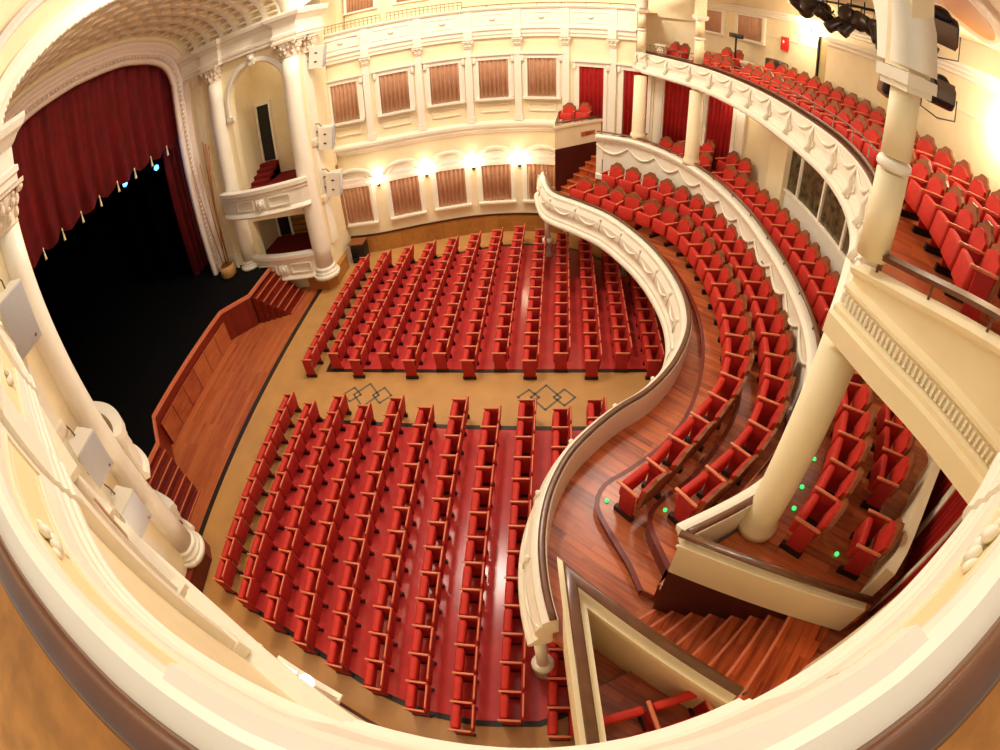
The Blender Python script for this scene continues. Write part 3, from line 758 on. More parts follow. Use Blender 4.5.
# attic above far band: set back wall, windows, metal guard rail
def attic():
    P = offset(pathslice(WF, 0, sF(11.6)), 1.9)
    g = MB(); g.sweep(P, [(0,8.6),(0,12.5),(-.2,12.5),(-.2,8.6)], CREAM, side=-1); struct(g.build('wall_attic'))
    g = MB(); slab(pathslice(WF, 0, sF(10.2)), offset(pathslice(WF, 0, sF(10.2)), 1.9), 8.7, 8.75, OCHREF, g); struct(g.build('floor'))
    for k, x in enumerate((.6,2.4,4.1,5.8,7.6)):
        p, rz = frame_at(P, s_at_x(P, x+.0), -1)
        t = empty('window_%d'%(40+k), (p[0],p[1],0), rz); struct(t)
        g = MB()
        for sx in (-1,1): g.box((sx*.58,.04,10.4),(.12,.08,1.6),IVORY)
        g.box((0,.05,9.6),(1.35,.12,.08),IVORY); g.build('window_frame', t)
        c = MB(); fold(c, [(-.5,.03),(.5,.03)], 9.65, 11.2, BROWNC, .02, .12); o = c.build('curtain'); o.location=(p[0],p[1],0); o.rotation_euler=(0,0,rz)
        tag(o, 'brown curtain in the %s attic window above the far balcony front' % ordn(k), 'curtain', 'brown curtains of the attic windows')
    g = MB(); g.box((-1.1,9.0,10.6),(2.4,.2,4.0),CREAM); g.box((-.2,8.9,10.6),(.2,2.6,4.0),CREAM); struct(g.build('wall_attic_end'))
    # railing
    for (a, b, k) in ((-.1,1.95,0),(2.15,4.6,1)):
        R = pathslice(WF, sF(max(a,0)) if a > 0 else 0, sF(b)); R = offset(R, .03)
        t = empty('guard_rail', (R[0][0],R[0][1],8.92)); tag(t, 'low bronze guard rail on the far balcony front, %s' % ('by the stage box' if k==0 else 'right of the gap'), 'railing')
        inv = Matrix.Translation((-R[0][0],-R[0][1],-8.92))
        g = MB(); z1 = 9.22
        g.tube([(p[0],p[1],z1) for p in R], .016, BRONZE, 6); g.tube([(p[0],p[1],9.1) for p in R], .01, BRONZE, 6)
        o = g.build('rail_bar', t); o.matrix_parent_inverse = inv
        n = int(arclen(R)[-1]/.14)
        for q in range(n+1):
            p = at(R, arclen(R)[-1]*q/n)[0]; g = MB(); g.tube([(p[0],p[1],8.92),(p[0],p[1],z1)], .009, BRONZE, 5); o = g.build('baluster', t); o.matrix_parent_inverse = inv
attic()
# thin bronze capping along the rest of the far balcony front
g = MB(); R = offset(pathslice(WF, sF(4.6), sF(10.2)), .02)
g.tube([(p[0],p[1],9.0) for p in R], .02, BRONZE, 6)
for q in range(8):
    p = at(R, arclen(R)[-1]*q/7)[0]; g.tube([(p[0],p[1],8.9),(p[0],p[1],9.0)], .012, BRONZE, 5)
tag(g.build('top_rail'), 'thin bronze rail capping the far balcony front right of the guard rails', 'railing')

# ------------------------------------------------------------------ first balcony
PT1 = smooth([(7.36,7.6),(7.40,7.0),(7.68,5.75),(8.46,4.93),(9.25,4.05),(9.9,2.78),(10.27,1.7),(10.48,.55),(10.5,-.37),(10.35,-1.2),(9.94,-2.08),(9.41,-2.76),(8.88,-3.18),(8.46,-3.6),(8.09,-4.08),(7.85,-4.62),(7.73,-5.15),(7.70,-5.7),(7.76,-6.3),(7.86,-6.75)], .12)
ROW1 = smooth([(8.25,5.45),(8.8,5.0),(9.2,4.62),(9.62,4.15),(10.06,3.8),(10.5,3.32),(10.84,2.78),(11.06,2.15),(11.2,1.4),(11.27,.7),(11.29,0),(11.27,-.7),(11.18,-1.4),(11.03,-2.1),(10.78,-2.75),(10.42,-3.28),(10.05,-3.72),(9.64,-4.15),(9.24,-4.6),(8.83,-4.97)], .1)
ROW2 = smooth([(9.1,5.9),(9.5,5.5),(9.94,5.15),(10.37,4.75),(10.76,4.27),(11.1,3.78),(11.38,3.2),(11.58,2.55),(11.73,1.8),(11.82,1.0),(11.85,0),(11.82,-.9),(11.71,-1.8),(11.55,-2.62),(11.35,-3.22),(11.08,-3.75),(10.76,-4.25),(10.37,-4.68),(9.94,-5.05),(9.5,-5.38)], .1)
RR = smooth([(9.0,6.5),(10.12,5.95),(11.0,4.85),(11.65,3.4),(12.04,1.6),(12.15,-.1),(12.10,-1.6),(11.90,-3.05),(11.50,-4.2),(10.97,-5.15),(10.3,-5.85),(9.2,-6.38)], .12)
STEP1 = smooth([(8.3,6.25),(8.3,5.4),(8.45,4.95),(9.0,4.35),(9.6,3.75),(10.1,3.1),(10.5,2.3),(10.76,1.2),(10.86,0),(10.76,-1.1),(10.5,-2.1),(10.1,-3.0),(9.64,-3.62),(9.0,-4.16),(8.62,-4.43),(8.48,-4.79),(8.64,-5.25),(8.88,-5.8),(9.0,-6.2)], .12)
STEP2 = smooth([(8.7,6.4),(9.1,5.6),(9.75,4.95),(10.35,4.3),(10.85,3.4),(11.15,2.5),(11.34,1.2),(11.38,0),(11.34,-1.0),(11.2,-2.1),(10.92,-3.1),(10.45,-3.9),(9.85,-4.6),(9.4,-4.93),(9.17,-5.2),(9.16,-5.45),(9.25,-5.77),(9.35,-6.1)], .12)
def first_balcony():
    C1 = [(p[0]+.02,p[1]) for p in PT1]
    g = slab(offset(C1,.02), RR, 2.25, 2.45, WOODF)
    # side aprons in front of the steps
    for s in (1,-1):
        g.prism([(7.85,5.3*s),(9.3,5.4*s),(9.4,6.35*s),(10.9,7.5*s),(9.6,8.45*s),(7.85,6.8*s)], 2.251, 2.449, WOODF)
    struct(g.build('floor'))
    g = slab(STEP1, offset(RR,-.1), 2.45, 2.60, WOODF); struct(g.build('floor'))
    g = slab(STEP2, offset(RR,-.1), 2.60, 2.95, WOODF); struct(g.build('floor'))
    for k,(S,z0,z1) in enumerate(((STEP1,2.45,2.6),(STEP2,2.6,2.95))):
        g = MB(); g.sweep(S, [(-.01,z0),(-.03,z0),(-.03,z1-.02),(-.05,z1-.02),(-.05,z1+.004),(.02,z1+.004)], SEATW if 0 else WOODR, side=1); struct(g.build('trim_%d'%(50+k)))
    # soffit and front
    g = slab(offset(PT1,.0), offset(RR,1.2), 2.02, 2.24, CREAM); struct(g.build('ceiling'))
    t = empty('balcony_parapet', (10.5,0,2.0)); tag(t, 'S-curved ivory front of the first balcony with swags, above the stalls', 'parapet')
    inv = Matrix.Translation((-10.5,0,-2.0))
    def part(o): o.matrix_parent_inverse = inv; return o
    g = MB(); g.sweep(PT1, [(-.07,2.2),(.06,2.02),(.34,2.02),(.36,2.08),(.34,2.14),(.28,2.18),(.27,2.24),(.22,2.28),(.20,2.34),(.24,2.5),(.22,2.66),(.14,2.80),(.13,2.88),(.08,2.93),(-.07,2.95)], IVORY, side=-1); part(g.build('moulded_face', t))
    g = MB(); g.sweep(PT1, [(-.05,2.96),(.03,2.96),(.04,2.99),(.02,3.01),(-.03,3.01),(-.055,2.99)], RAILW, side=-1, smooth=True); part(g.build('handrail', t))
    L = arclen(PT1)[-1]; n = int(L/.98)
    for k in range(n):
        g = MB(); pts = []
        for q in range(9):
            u = q/8; s = L*(k+u)/n; p, tt = at(PT1, s); z = 2.78-.30*math.sin(PI*u)**.8 if 0<u<1 else 2.78
            d = .17+.075*math.sin(PI*u)
            pts.append((p[0]+tt[1]*d, p[1]-tt[0]*d, z))
        g.tube(pts, .03, IVORY, 6, radii=[.018+.018*math.sin(PI*q/8) for q in range(9)]); part(g.build('swag', t))
        g = MB(); p, tt = at(PT1, L*k/n); g.ball((p[0]+tt[1]*.19,p[1]-tt[0]*.19,2.78),.045,IVORY,5); g.tube([(p[0]+tt[1]*.19,p[1]-tt[0]*.19,2.78),(p[0]+tt[1]*.25,p[1]-tt[0]*.25,2.6),(p[0]+tt[1]*.26,p[1]-tt[0]*.26,2.45)],.018,IVORY,5); part(g.build('rosette', t))
first_balcony()
for (x,y,lab) in ((7.45,7.0,'left one of the two under the balcony tip'),(9.9,5.75,'right one, half hidden under the balcony curve')):
    t = empty('iron_column', (x,y,0)); tag(t, 'slim ivory column at the far side of the stalls, %s' % lab, 'column')
    g = MB(); g.lathe([(.17,0),(.17,.06),(.14,.12),(.15,.5),(.19,.56),(.19,.66),(.12,.72)],(0,0,0),IVORY,16); g.build('base',t)
    g = MB(); g.lathe([(.10,.72),(.09,1.3),(.085,1.85)],(0,0,0),IVORY,16); g.build('shaft',t)
    g = MB(); g.lathe([(.09,1.85),(.12,1.9),(.11,1.94),(.17,2.01)],(0,0,0),IVORY,16); g.build('capital',t)
t = empty('iron_column', (7.66,-6.72,0)); tag(t, 'slim ivory column below the near end of the first balcony front', 'column')
g = MB(); g.lathe([(.17,0),(.17,.06),(.14,.12),(.15,.5),(.19,.56),(.19,.66),(.12,.72)],(0,0,0),IVORY,16); g.build('base',t)
g = MB(); g.lathe([(.10,.72),(.09,1.3),(.085,2.0)],(0,0,0),IVORY,16); g.build('shaft',t)

# balcony seats -----------------------------------------------------------
def crest_mb(w, z0, zs, zp, th, m, x0):
    g = MB(); P = [(-w/2,z0),(w/2,z0),(w/2,zs),(w*.30,zs+(zp-zs)*.45),(w*.16,zp),(-w*.16,zp),(-w*.30,zs+(zp-zs)*.45),(-w/2,zs)]
    n = len(P); vs = []
    for t_ in (-th/2, th/2):
        for y, z in P: vs.append((x0+t_+(z-z0)*.16, y, z))
    g.add(vs, [tuple(range(n)), tuple(range(2*n-1,n-1,-1))]+[(i,(i+1)%n,(i+1)%n+n,i+n) for i in range(n)], m); return g
def balcony_seat_parts():
    d = {}
    m = MB(); m.rbox((0,0,0), (.11,.48,.36), FAB, .035, Matrix.Rotation(.12,3,'Y')); d['cushion'] = (m, (-.13,0,.44))
    d['backrest'] = (crest_mb(.45,.36,.74,.82,.06,FAB,.15), (0,0,0))
    d['crest_rail'] = (crest_mb(.51,.33,.81,.94,.05,CRESTW,.188), (0,0,0))
    m = MB(); m.rbox((0,0,0), (.40,.05,.04), SEATW, .014); d['armrest'] = (m, (0,0,.64))
    m = MB(); m.rbox((.02,0,.34), (.26,.035,.54), FABD, .012); d['side_panel'] = (m, (0,0,0))
    m = MB(); m.box((0,0,.05), (.34,.07,.10), FOOT); d['foot'] = (m, (0,0,0))
    return d
BM = proto_parts(balcony_seat_parts())
def seat_row(P, z, pitch, s0, s1, lab, cat_group, skip=(), sc=1):
    L = s1-s0; n = max(1, int(round(L/pitch))); pw = L/n
    for k in range(n):
        if k in skip: continue
        p, t = at(P, s0+(k+.5)*pw)
        r = empty('balcony_chair', (p[0],p[1],z), math.atan2(t[0],-t[1])); r.scale = (sc,sc,sc)
        tag(r, lab % ordn(k), 'seat', cat_group)
        for q in ('cushion','backrest','crest_rail'): put(BM[q][0], q, r, BM[q][1])
        for yy in ([-pw/2*.98/sc]+([pw/2*.98/sc] if k == n-1 or k+1 in skip else [])):
            put(BM['armrest'][0], 'armrest', r, (0,-yy,.64)); put(BM['foot'][0], 'foot', put(BM['side_panel'][0], 'side_panel', r, (0,-yy,0)), (0,0,0))
    return n
seat_row(ROW1, 2.60, .595, 0, arclen(ROW1)[-1], 'crested red seat in the front row of the first balcony, %s from its far end', 'front row seats of the first balcony')
seat_row(ROW2, 2.95, .585, .15, arclen(ROW2)[-1], 'crested red seat in the second row of the first balcony, %s from its far end', 'second row seats of the first balcony')

# rear parapet of the first balcony ---------------------------------------
def rear_parapet():
    t = empty('rear_parapet', (12.1,0,2.95)); tag(t, 'curved ivory parapet with swags behind the two front balcony rows', 'parapet')
    inv = Matrix.Translation((-12.1,0,-2.95))
    def part(o): o.matrix_parent_inverse = inv; return o
    zfr = lambda i: .22*max(0, RR[i][1]/6.5)
    g = MB(); g.sweep(RR, [(-.05,2.9),(.06,2.9),(.06,3.05),(.02,3.1),(.02,4.15),(.08,4.2),(.08,4.24),(.16,4.30),(.17,4.37),(.10,4.40),(-.05,4.40)], IVORY, side=-1, zf=zfr); part(g.build('moulded_face', t))
    g = MB(); g.sweep(offset(RR,.02), [(-.04,4.46),(.03,4.46),(.04,4.48),(.02,4.50),(-.03,4.50),(-.05,4.48)], RAILW, side=-1, smooth=True, zf=zfr); part(g.build('handrail', t))
    L = arclen(RR)[-1]; n = 15
    for k in range(n):
        g = MB(); p,_ = at(RR, L*(k+.5)/n); zz = .22*max(0,p[1]/6.5); g.tube([(p[0],p[1],4.38+zz),(p[0],p[1],4.47+zz)],.014,RAILW,5); part(g.build('rail_post', t))
        g = MB(); pts = []
        for q in range(9):
            u = q/8; p, tt = at(RR, L*(k+u)/n); z = 4.08-.26*math.sin(PI*u)+.22*max(0,p[1]/6.5)
            pts.append((p[0]+tt[1]*.05, p[1]-tt[0]*.05, z))
        g.tube(pts, .03, IVORY, 6, radii=[.02+.02*math.sin(PI*q/8) for q in range(9)]); part(g.build('swag', t))
rear_parapet()
def rear_section():
    # raised rear floor
    BW = [at(WF, s)[0] for s in [sF(9.4)+i*.25 for i in range(int((sF(13.2)+6.9-sF(9.4))/.25))]]
    g = slab(offset(RR,.0), offset(BW,.02), 2.3, 3.75, WOODF)
    struct(g.build('floor'))
    for s in (1,-1):
        g = MB(); g.prism([(9.25,6.42*s),(10.3,5.95*s),(11.2,5.0*s),(12.6,5.4*s),(11.15,7.5*s)], 3.6, 3.752, WOODF); struct(g.build('floor'))
    ROWA = smooth([(10.75,6.35),(11.1,5.85),(11.65,5.0),(12.1,4.1),(12.45,3.0),(12.68,1.5),(12.76,0),(12.72,-1.5),(12.55,-2.9),(12.25,-4.0)], .1)
    seat_row(ROWA, 3.75, .53, 0, arclen(ROWA)[-1], 'crested red seat right behind the swagged parapet, %s from its far end', 'seats of the first row behind the rear parapet', skip=(4,))
    g = MB(); g.prism([(9.3,-6.5),(10.25,-5.98),(11.15,-5.05),(11.62,-4.25),(13.6,-4.1),(13.3,-5.4),(12.2,-7.1),(11.15,-7.62)], 3.76, 4.0, WOODF); struct(g.build('floor'))
    RNA = smooth([(11.95,-4.4),(11.72,-4.98),(11.45,-5.42),(11.15,-5.84),(10.82,-6.2),(10.5,-6.52)], .1)
    seat_row(RNA, 4.0, .50, 0, arclen(RNA)[-1], 'crested red seat behind the near end of the rear parapet, %s counting toward the stairs', 'near group of first rear row seats', sc=.88)
    RB1 = smooth([(11.7,6.35),(12.1,5.6),(12.5,4.7),(12.85,3.8)], .1)
    g = slab(offset(RB1,-.42), offset(RB1,.4), 3.75, 3.93, WOODF); struct(g.build('floor'))
    seat_row(RB1, 3.93, .56, 0, arclen(RB1)[-1], 'crested red seat near the red doorways, %s of the far last row', 'far group of last row seats', skip=(2,))
    RB2 = smooth([(12.62,-4.75),(12.3,-5.35),(12.0,-5.85),(11.62,-6.4),(11.18,-6.98)], .1)
    seat_row(RB2, 4.0, .50, 0, arclen(RB2)[-1], 'crested red seat near the low partition, %s counting toward the stairs', 'near group of last row seats', skip=(3,), sc=.88)
    # projection booth between the two groups
    BP = smooth([(13.35,3.0),(13.5,1.9),(13.52,.6),(13.46,-.8),(13.3,-2.4),(13.0,-3.6)], .1)
    g = MB(); g.sweep(BP, [(0,3.75),(.0,4.68),(.06,4.70),(.06,4.76),(-.25,4.76),(-.25,3.75)], IVORY, side=-1); g.sweep(BP, [(0,5.85),(0,6.69),(-.12,6.69),(-.12,5.85)], CREAM, side=-1); struct(g.build('wall_booth'))
    t = empty('window_60', (13.45,0,4.76)); struct(t); inv = Matrix.Translation((-13.45,0,-4.76))
    for k in range(5):
        p,_ = at(BP, arclen(BP)[-1]*(.19+.19*k)); g = MB(); g.box((p[0],p[1],5.3),(.06,.07,1.1),IVORY); o = g.build('window_post', t); o.matrix_parent_inverse = inv
    g = MB(); g.sweep(offset(BP,.03), [(0,4.76),(0,5.85),(-.02,5.85),(-.02,4.76)], GLASSD, side=-1); o = g.build('pane', t); o.matrix_parent_inverse = inv
    g = MB(); g.box((13.45,2.75,5.25),(.35,.85,2.95),CREAM,Matrix.Rotation(.1,3,'Z')); struct(g.build('wall_rear_pier'))
rear_section()

# side boxes and stairs, both sides ----------------------------------------
def side_box(s):
    side = 'far' if s > 0 else 'near'
    c = (7.72,6.9) if s > 0 else (7.98,6.86)
    e = (9.42,8.22); w = (c[0]+.12, 8.98) if s > 0 else (8.16,8.62)
    wy = [(x,y*s) for x,y in (w,c,e)]
    t = empty('side_box', (c[0],c[1]*s,2.05)); tag(t, 'small cream walled side box with two seats at the %s end of the first balcony' % side, 'box parapet')
    inv = Matrix.Translation((-c[0],-c[1]*s,-2.05))
    def part(o): o.matrix_parent_inverse = inv; return o
    P = wy
    g = MB(); g.sweep([P[1],P[2]], [(-.015,2.45),(-.015,3.95),(.0,3.95),(.0,2.45)], DARKRISER, side=s); part(g.build('dark_base', t))
    g = MB(); g.sweep(P, [(0,2.05),(.0,4.62),(-.04,4.66),(-.04,4.74),(.16,4.74),(.16,4.66),(.12,4.62),(.12,2.05)], CREAM, side=s); part(g.build('wall_panel', t))
    g = MB(); g.sweep(P, [(.01,4.82),(.09,4.82),(.10,4.85),(.08,4.87),(.02,4.87),(.0,4.85)], RAILW, side=s, smooth=True); part(g.build('handrail', t))
    for (x,y) in (P[0],P[1],P[2],((P[1][0]+P[2][0])/2,(P[1][1]+P[2][1])/2)):
        g = MB(); g.tube([(x+.03,y+.04*s,4.72),(x+.03,y+.04*s,4.83)],.015,RAILW,5); part(g.build('rail_post', t))
    far_y = 9.0 if s > 0 else 8.6
    zb = 4.38 if s > 0 else 3.75
    g = MB(); g.prism([(c[0]+.1,(c[1]+.1)*s),(e[0],e[1]*s),(e[0],(far_y-.35)*s),(w[0]+.1,far_y*s)], 2.1, zb-.15, WOODF)
    up = [(8.1,7.5*s),(8.6,7.55*s),(e[0],(e[1]+.03)*s),(e[0],(far_y-.35)*s),(w[0]+.1,far_y*s)] if s > 0 else [(8.14,-7.86),(8.26,-7.86),(8.78,-7.6),(9.42,-8.24),(9.4,-8.45),(8.2,-8.7)]
    g.prism(up, zb-.15, zb, WOODF)
    struct(g.build('floor'))
    spots = [(8.1,8.02,1.2),(8.62,8.12,1.2)] if s > 0 else [(8.5,-8.36,-1.32),(8.99,-8.24,-1.32)]
    for k, (x, y, rz) in enumerate(spots):
        r = empty('balcony_chair', (x, y, zb), rz); r.scale = (.9,.88,.95)
        tag(r, 'crested red seat inside the %s side box, %s' % (side, 'the left one' if k==0 else 'the right one'), 'seat', 'seats of the side boxes')
        for q in ('cushion','backrest','crest_rail'): put(BM[q][0], q, r, BM[q][1])
        for yy in ((-.28,.28) if k==1 else (-s*.28*-1,)): put(BM['armrest'][0], 'armrest', r, (0,yy,.64)); put(BM['foot'][0], 'foot', put(BM['side_panel'][0], 'side_panel', r, (0,yy,0)), (0,0,0))
    # stairs
    I = [(9.23,6.18),(9.42,6.36),(9.61,6.49),(9.79,6.6),(10.0,6.72),(10.17,6.86),(10.32,6.95),(10.5,7.14)]
    O = [(8.62,6.75),(8.72,6.95),(8.86,7.22),(9.0,7.42),(9.2,7.7),(9.42,7.98),(9.55,8.15),(9.8,8.35)]
    O = [(8.2+.2*k_, 7.06+.178*k_) for k_ in range(8)] if s < 0 else [(7.9+.2*k_, 7.04+.155*k_) for k_ in range(8)]
    if s > 0: I = [(8.75+.22*k_, 6.30+.13*k_) for k_ in range(8)]
    I = [(x, max(y, 6.4+(x-9.17)*.577+.03)) for x, y in I]
    st = empty('balcony_stairs', (9.2,6.5*s,2.45)); tag(st, 'polished brown wooden stairs beside the %s side box' % side, 'stairs')
    inv2 = Matrix.Translation((-9.2,-6.5*s,-2.45))
    for k in range(8):
        z1 = 2.45+.1675*(k+1)
        a, b = I[k], O[k]
        if k < 7: a2, b2 = I[k+1], O[k+1]
        else: a2, b2 = (11.0,7.45), ((10.1,8.4) if s < 0 else (10.0,8.2))
        g = MB(); g.prism([(a[0],a[1]*s),(a2[0]+.02,a2[1]*s),(b2[0],b2[1]*s),(b[0],b[1]*s)], 2.45, z1, WOODS)
        d = math.dist(a,b); rot = Matrix.Rotation(math.atan2((b[1]-a[1])*s, b[0]-a[0]),3,'Z')
        g.box(((a[0]+b[0])/2,(a[1]+b[1])/2*s,z1-.012),(d,.035,.03),SEATW,rot)
        o = g.build('step', st); o.matrix_parent_inverse = inv2
    # stair parapet of the raised rear section
    p0 = (9.17,6.40*s); p1 = (11.1,7.52*s)
    t = empty('stair_parapet', (9.17,6.4*s,2.5)); tag(t, 'cream parapet with a dark handrail above the %s stairs of the first balcony' % side, 'parapet')
    inv3 = Matrix.Translation((-9.17,-6.4*s,-2.5))
    g = MB(); g.sweep([p0,p1], [(-.02,3.80),(-.02,4.28),(-.05,4.31),(-.05,4.36),(-.02,4.40),(.12,4.40),(.12,3.8)], CREAM, side=s); o = g.build('wall_panel', t); o.matrix_parent_inverse = inv3
    g = MB(); g.sweep([p0,p1], [(-.01,2.5),(-.01,3.8),(.10,3.8),(.10,2.5)], DARKRISER, side=s); o = g.build('dark_base', t); o.matrix_parent_inverse = inv3
    g = MB(); g.sweep([(9.14,6.37*s),(11.15,7.54*s)], [(-.01,4.46),(.07,4.46),(.08,4.48),(.06,4.50),(.0,4.50),(-.02,4.48)], RAILW, side=s, smooth=True); o = g.build('handrail', t); o.matrix_parent_inverse = inv3
    for u in (.02,.33,.66,.98):
        x, y = p0[0]+(p1[0]-p0[0])*u, p0[1]+(p1[1]-p0[1])*u
        g = MB(); g.tube([(x,y,4.38),(x,y,4.48)],.016,RAILW,5); o = g.build('rail_post', t); o.matrix_parent_inverse = inv3
for s in (1,-1): side_box(s)

# near rear wall with red curtained doorways, low partition
# rear wall of the near side starts behind the last seats
NRW = [(10.2,-8.9),(10.7,-8.25),(11.3,-7.78),(12.1,-7.2),(12.9,-6.35),(13.6,-5.3),(13.8,-4.6),(13.75,-3.2)]
g = MB(); g.sweep(NRW, [(0,2.3),(0,6.8),(-.2,6.8),(-.2,2.3)], CREAM, side=1); struct(g.build('wall_near_rear'))
for k, s_ in enumerate((1.55, 2.7, 3.85)):
    win_unit(NRW, s_, 1, 3.78, 6.0, .8, False, 'red curtained doorways at the near rear', 'bright red curtain behind the last near seats, %s doorway from the stairs' % ordn(k), curm=REDC, sill=False)
g = MB(); LP = [(11.25,-7.3),(11.5,-7.1),(12.25,-6.38),(12.9,-5.8)]
g.sweep(LP, [(0,3.75),(0,4.7),(.14,4.7),(.14,3.75)], CREAM, side=-1); tag(g.build('low_partition'), 'low cream partition between the last near seats and the red curtain', 'partition')

# ------------------------------------------------------------------ main piers
def pier(x, y, lab, near=False, zb=3.75, rl=.19, ru=.12, b0=0):
    t = empty('pier', (x,y,zb)); tag(t, lab, 'column')
    g = MB(); g.lathe([(rl*1.25,b0),(rl*1.25,b0+.1),(rl*1.08,b0+.16),(rl*1.04,b0+.2),(rl*.98,2.9)],(0,0,0),CREAM,24); g.build('lower_shaft', t)
    g = MB(); g.lathe([(ru*1.08,3.7),(ru*1.04,4.36)],(0,0,0),CREAM,24); g.lathe([(ru*1.02,4.38),(ru*1.15,4.40),(ru*1.15,4.43),(ru*1.0,4.46)],(0,0,0),IVORY,24)
    g.lathe([(ru,4.48),(ru*.96,4.98)],(0,0,0),CREAM,24)
    g.build('upper_shaft', t)
    R = Matrix.Rotation(.15,3,'Z')
    g = MB(); g.box((0,0,5.0),(ru*2.3,ru*2.3,.05),IVORY,R); g.box((0,0,5.07),(ru*2.7,ru*2.7,.09),IVORY,R); g.build('capital', t)
    g = MB(); g.box((0,0,6.3),(ru*2.0,ru*2.0,2.36),CREAM,R); g.build('impost', t)
    return t
pier(10.2,6.15,'ivory column left of the far balcony seats, at the far corner of the upper balcony', b0=.9)
pier(11.4,4.2,'ivory column at the far side, second from the upper balcony corner', b0=.78)
pier(10.16,-6.13,'big cream column at the near corner of the upper balcony', True, b0=.27)
# transverse arches springing from the piers
def span_arch(a, b, z, rise, lab):
    g = MB(); n = 28; vs = []; fs = []
    dx, dy = b[0]-a[0], b[1]-a[1]; L = math.hypot(dx,dy); tx, ty = dx/L, dy/L; nx, ny = -ty*.13, tx*.13
    for k in range(n+1):
        ang = PI*k/n; u = .5-.5*math.cos(ang)*.965; u2 = .5-.5*math.cos(ang)*1.03
        z0 = z+rise*math.sin(ang); z1 = z+(rise+.45)*math.sin(ang)
        for (uu, zz) in ((u,z0),(u2,z1)):
            for q in (1,-1): vs.append((a[0]+dx*uu+nx*q, a[1]+dy*uu+ny*q, zz))
    for k in range(n):
        o = k*4; p = o+4
        fs += [(o,o+1,p+1,p),(o+2,p+2,p+3,o+3),(o,p,p+2,o+2),(o+1,o+3,p+3,p+1)]
    g.add(vs, fs, IVORY, True); tag(g.build('transverse_arch'), lab, 'arch')
span_arch((10.16,-6.13),(10.2,6.15),8.9,2.6,'cream arch springing upward from the big near column')

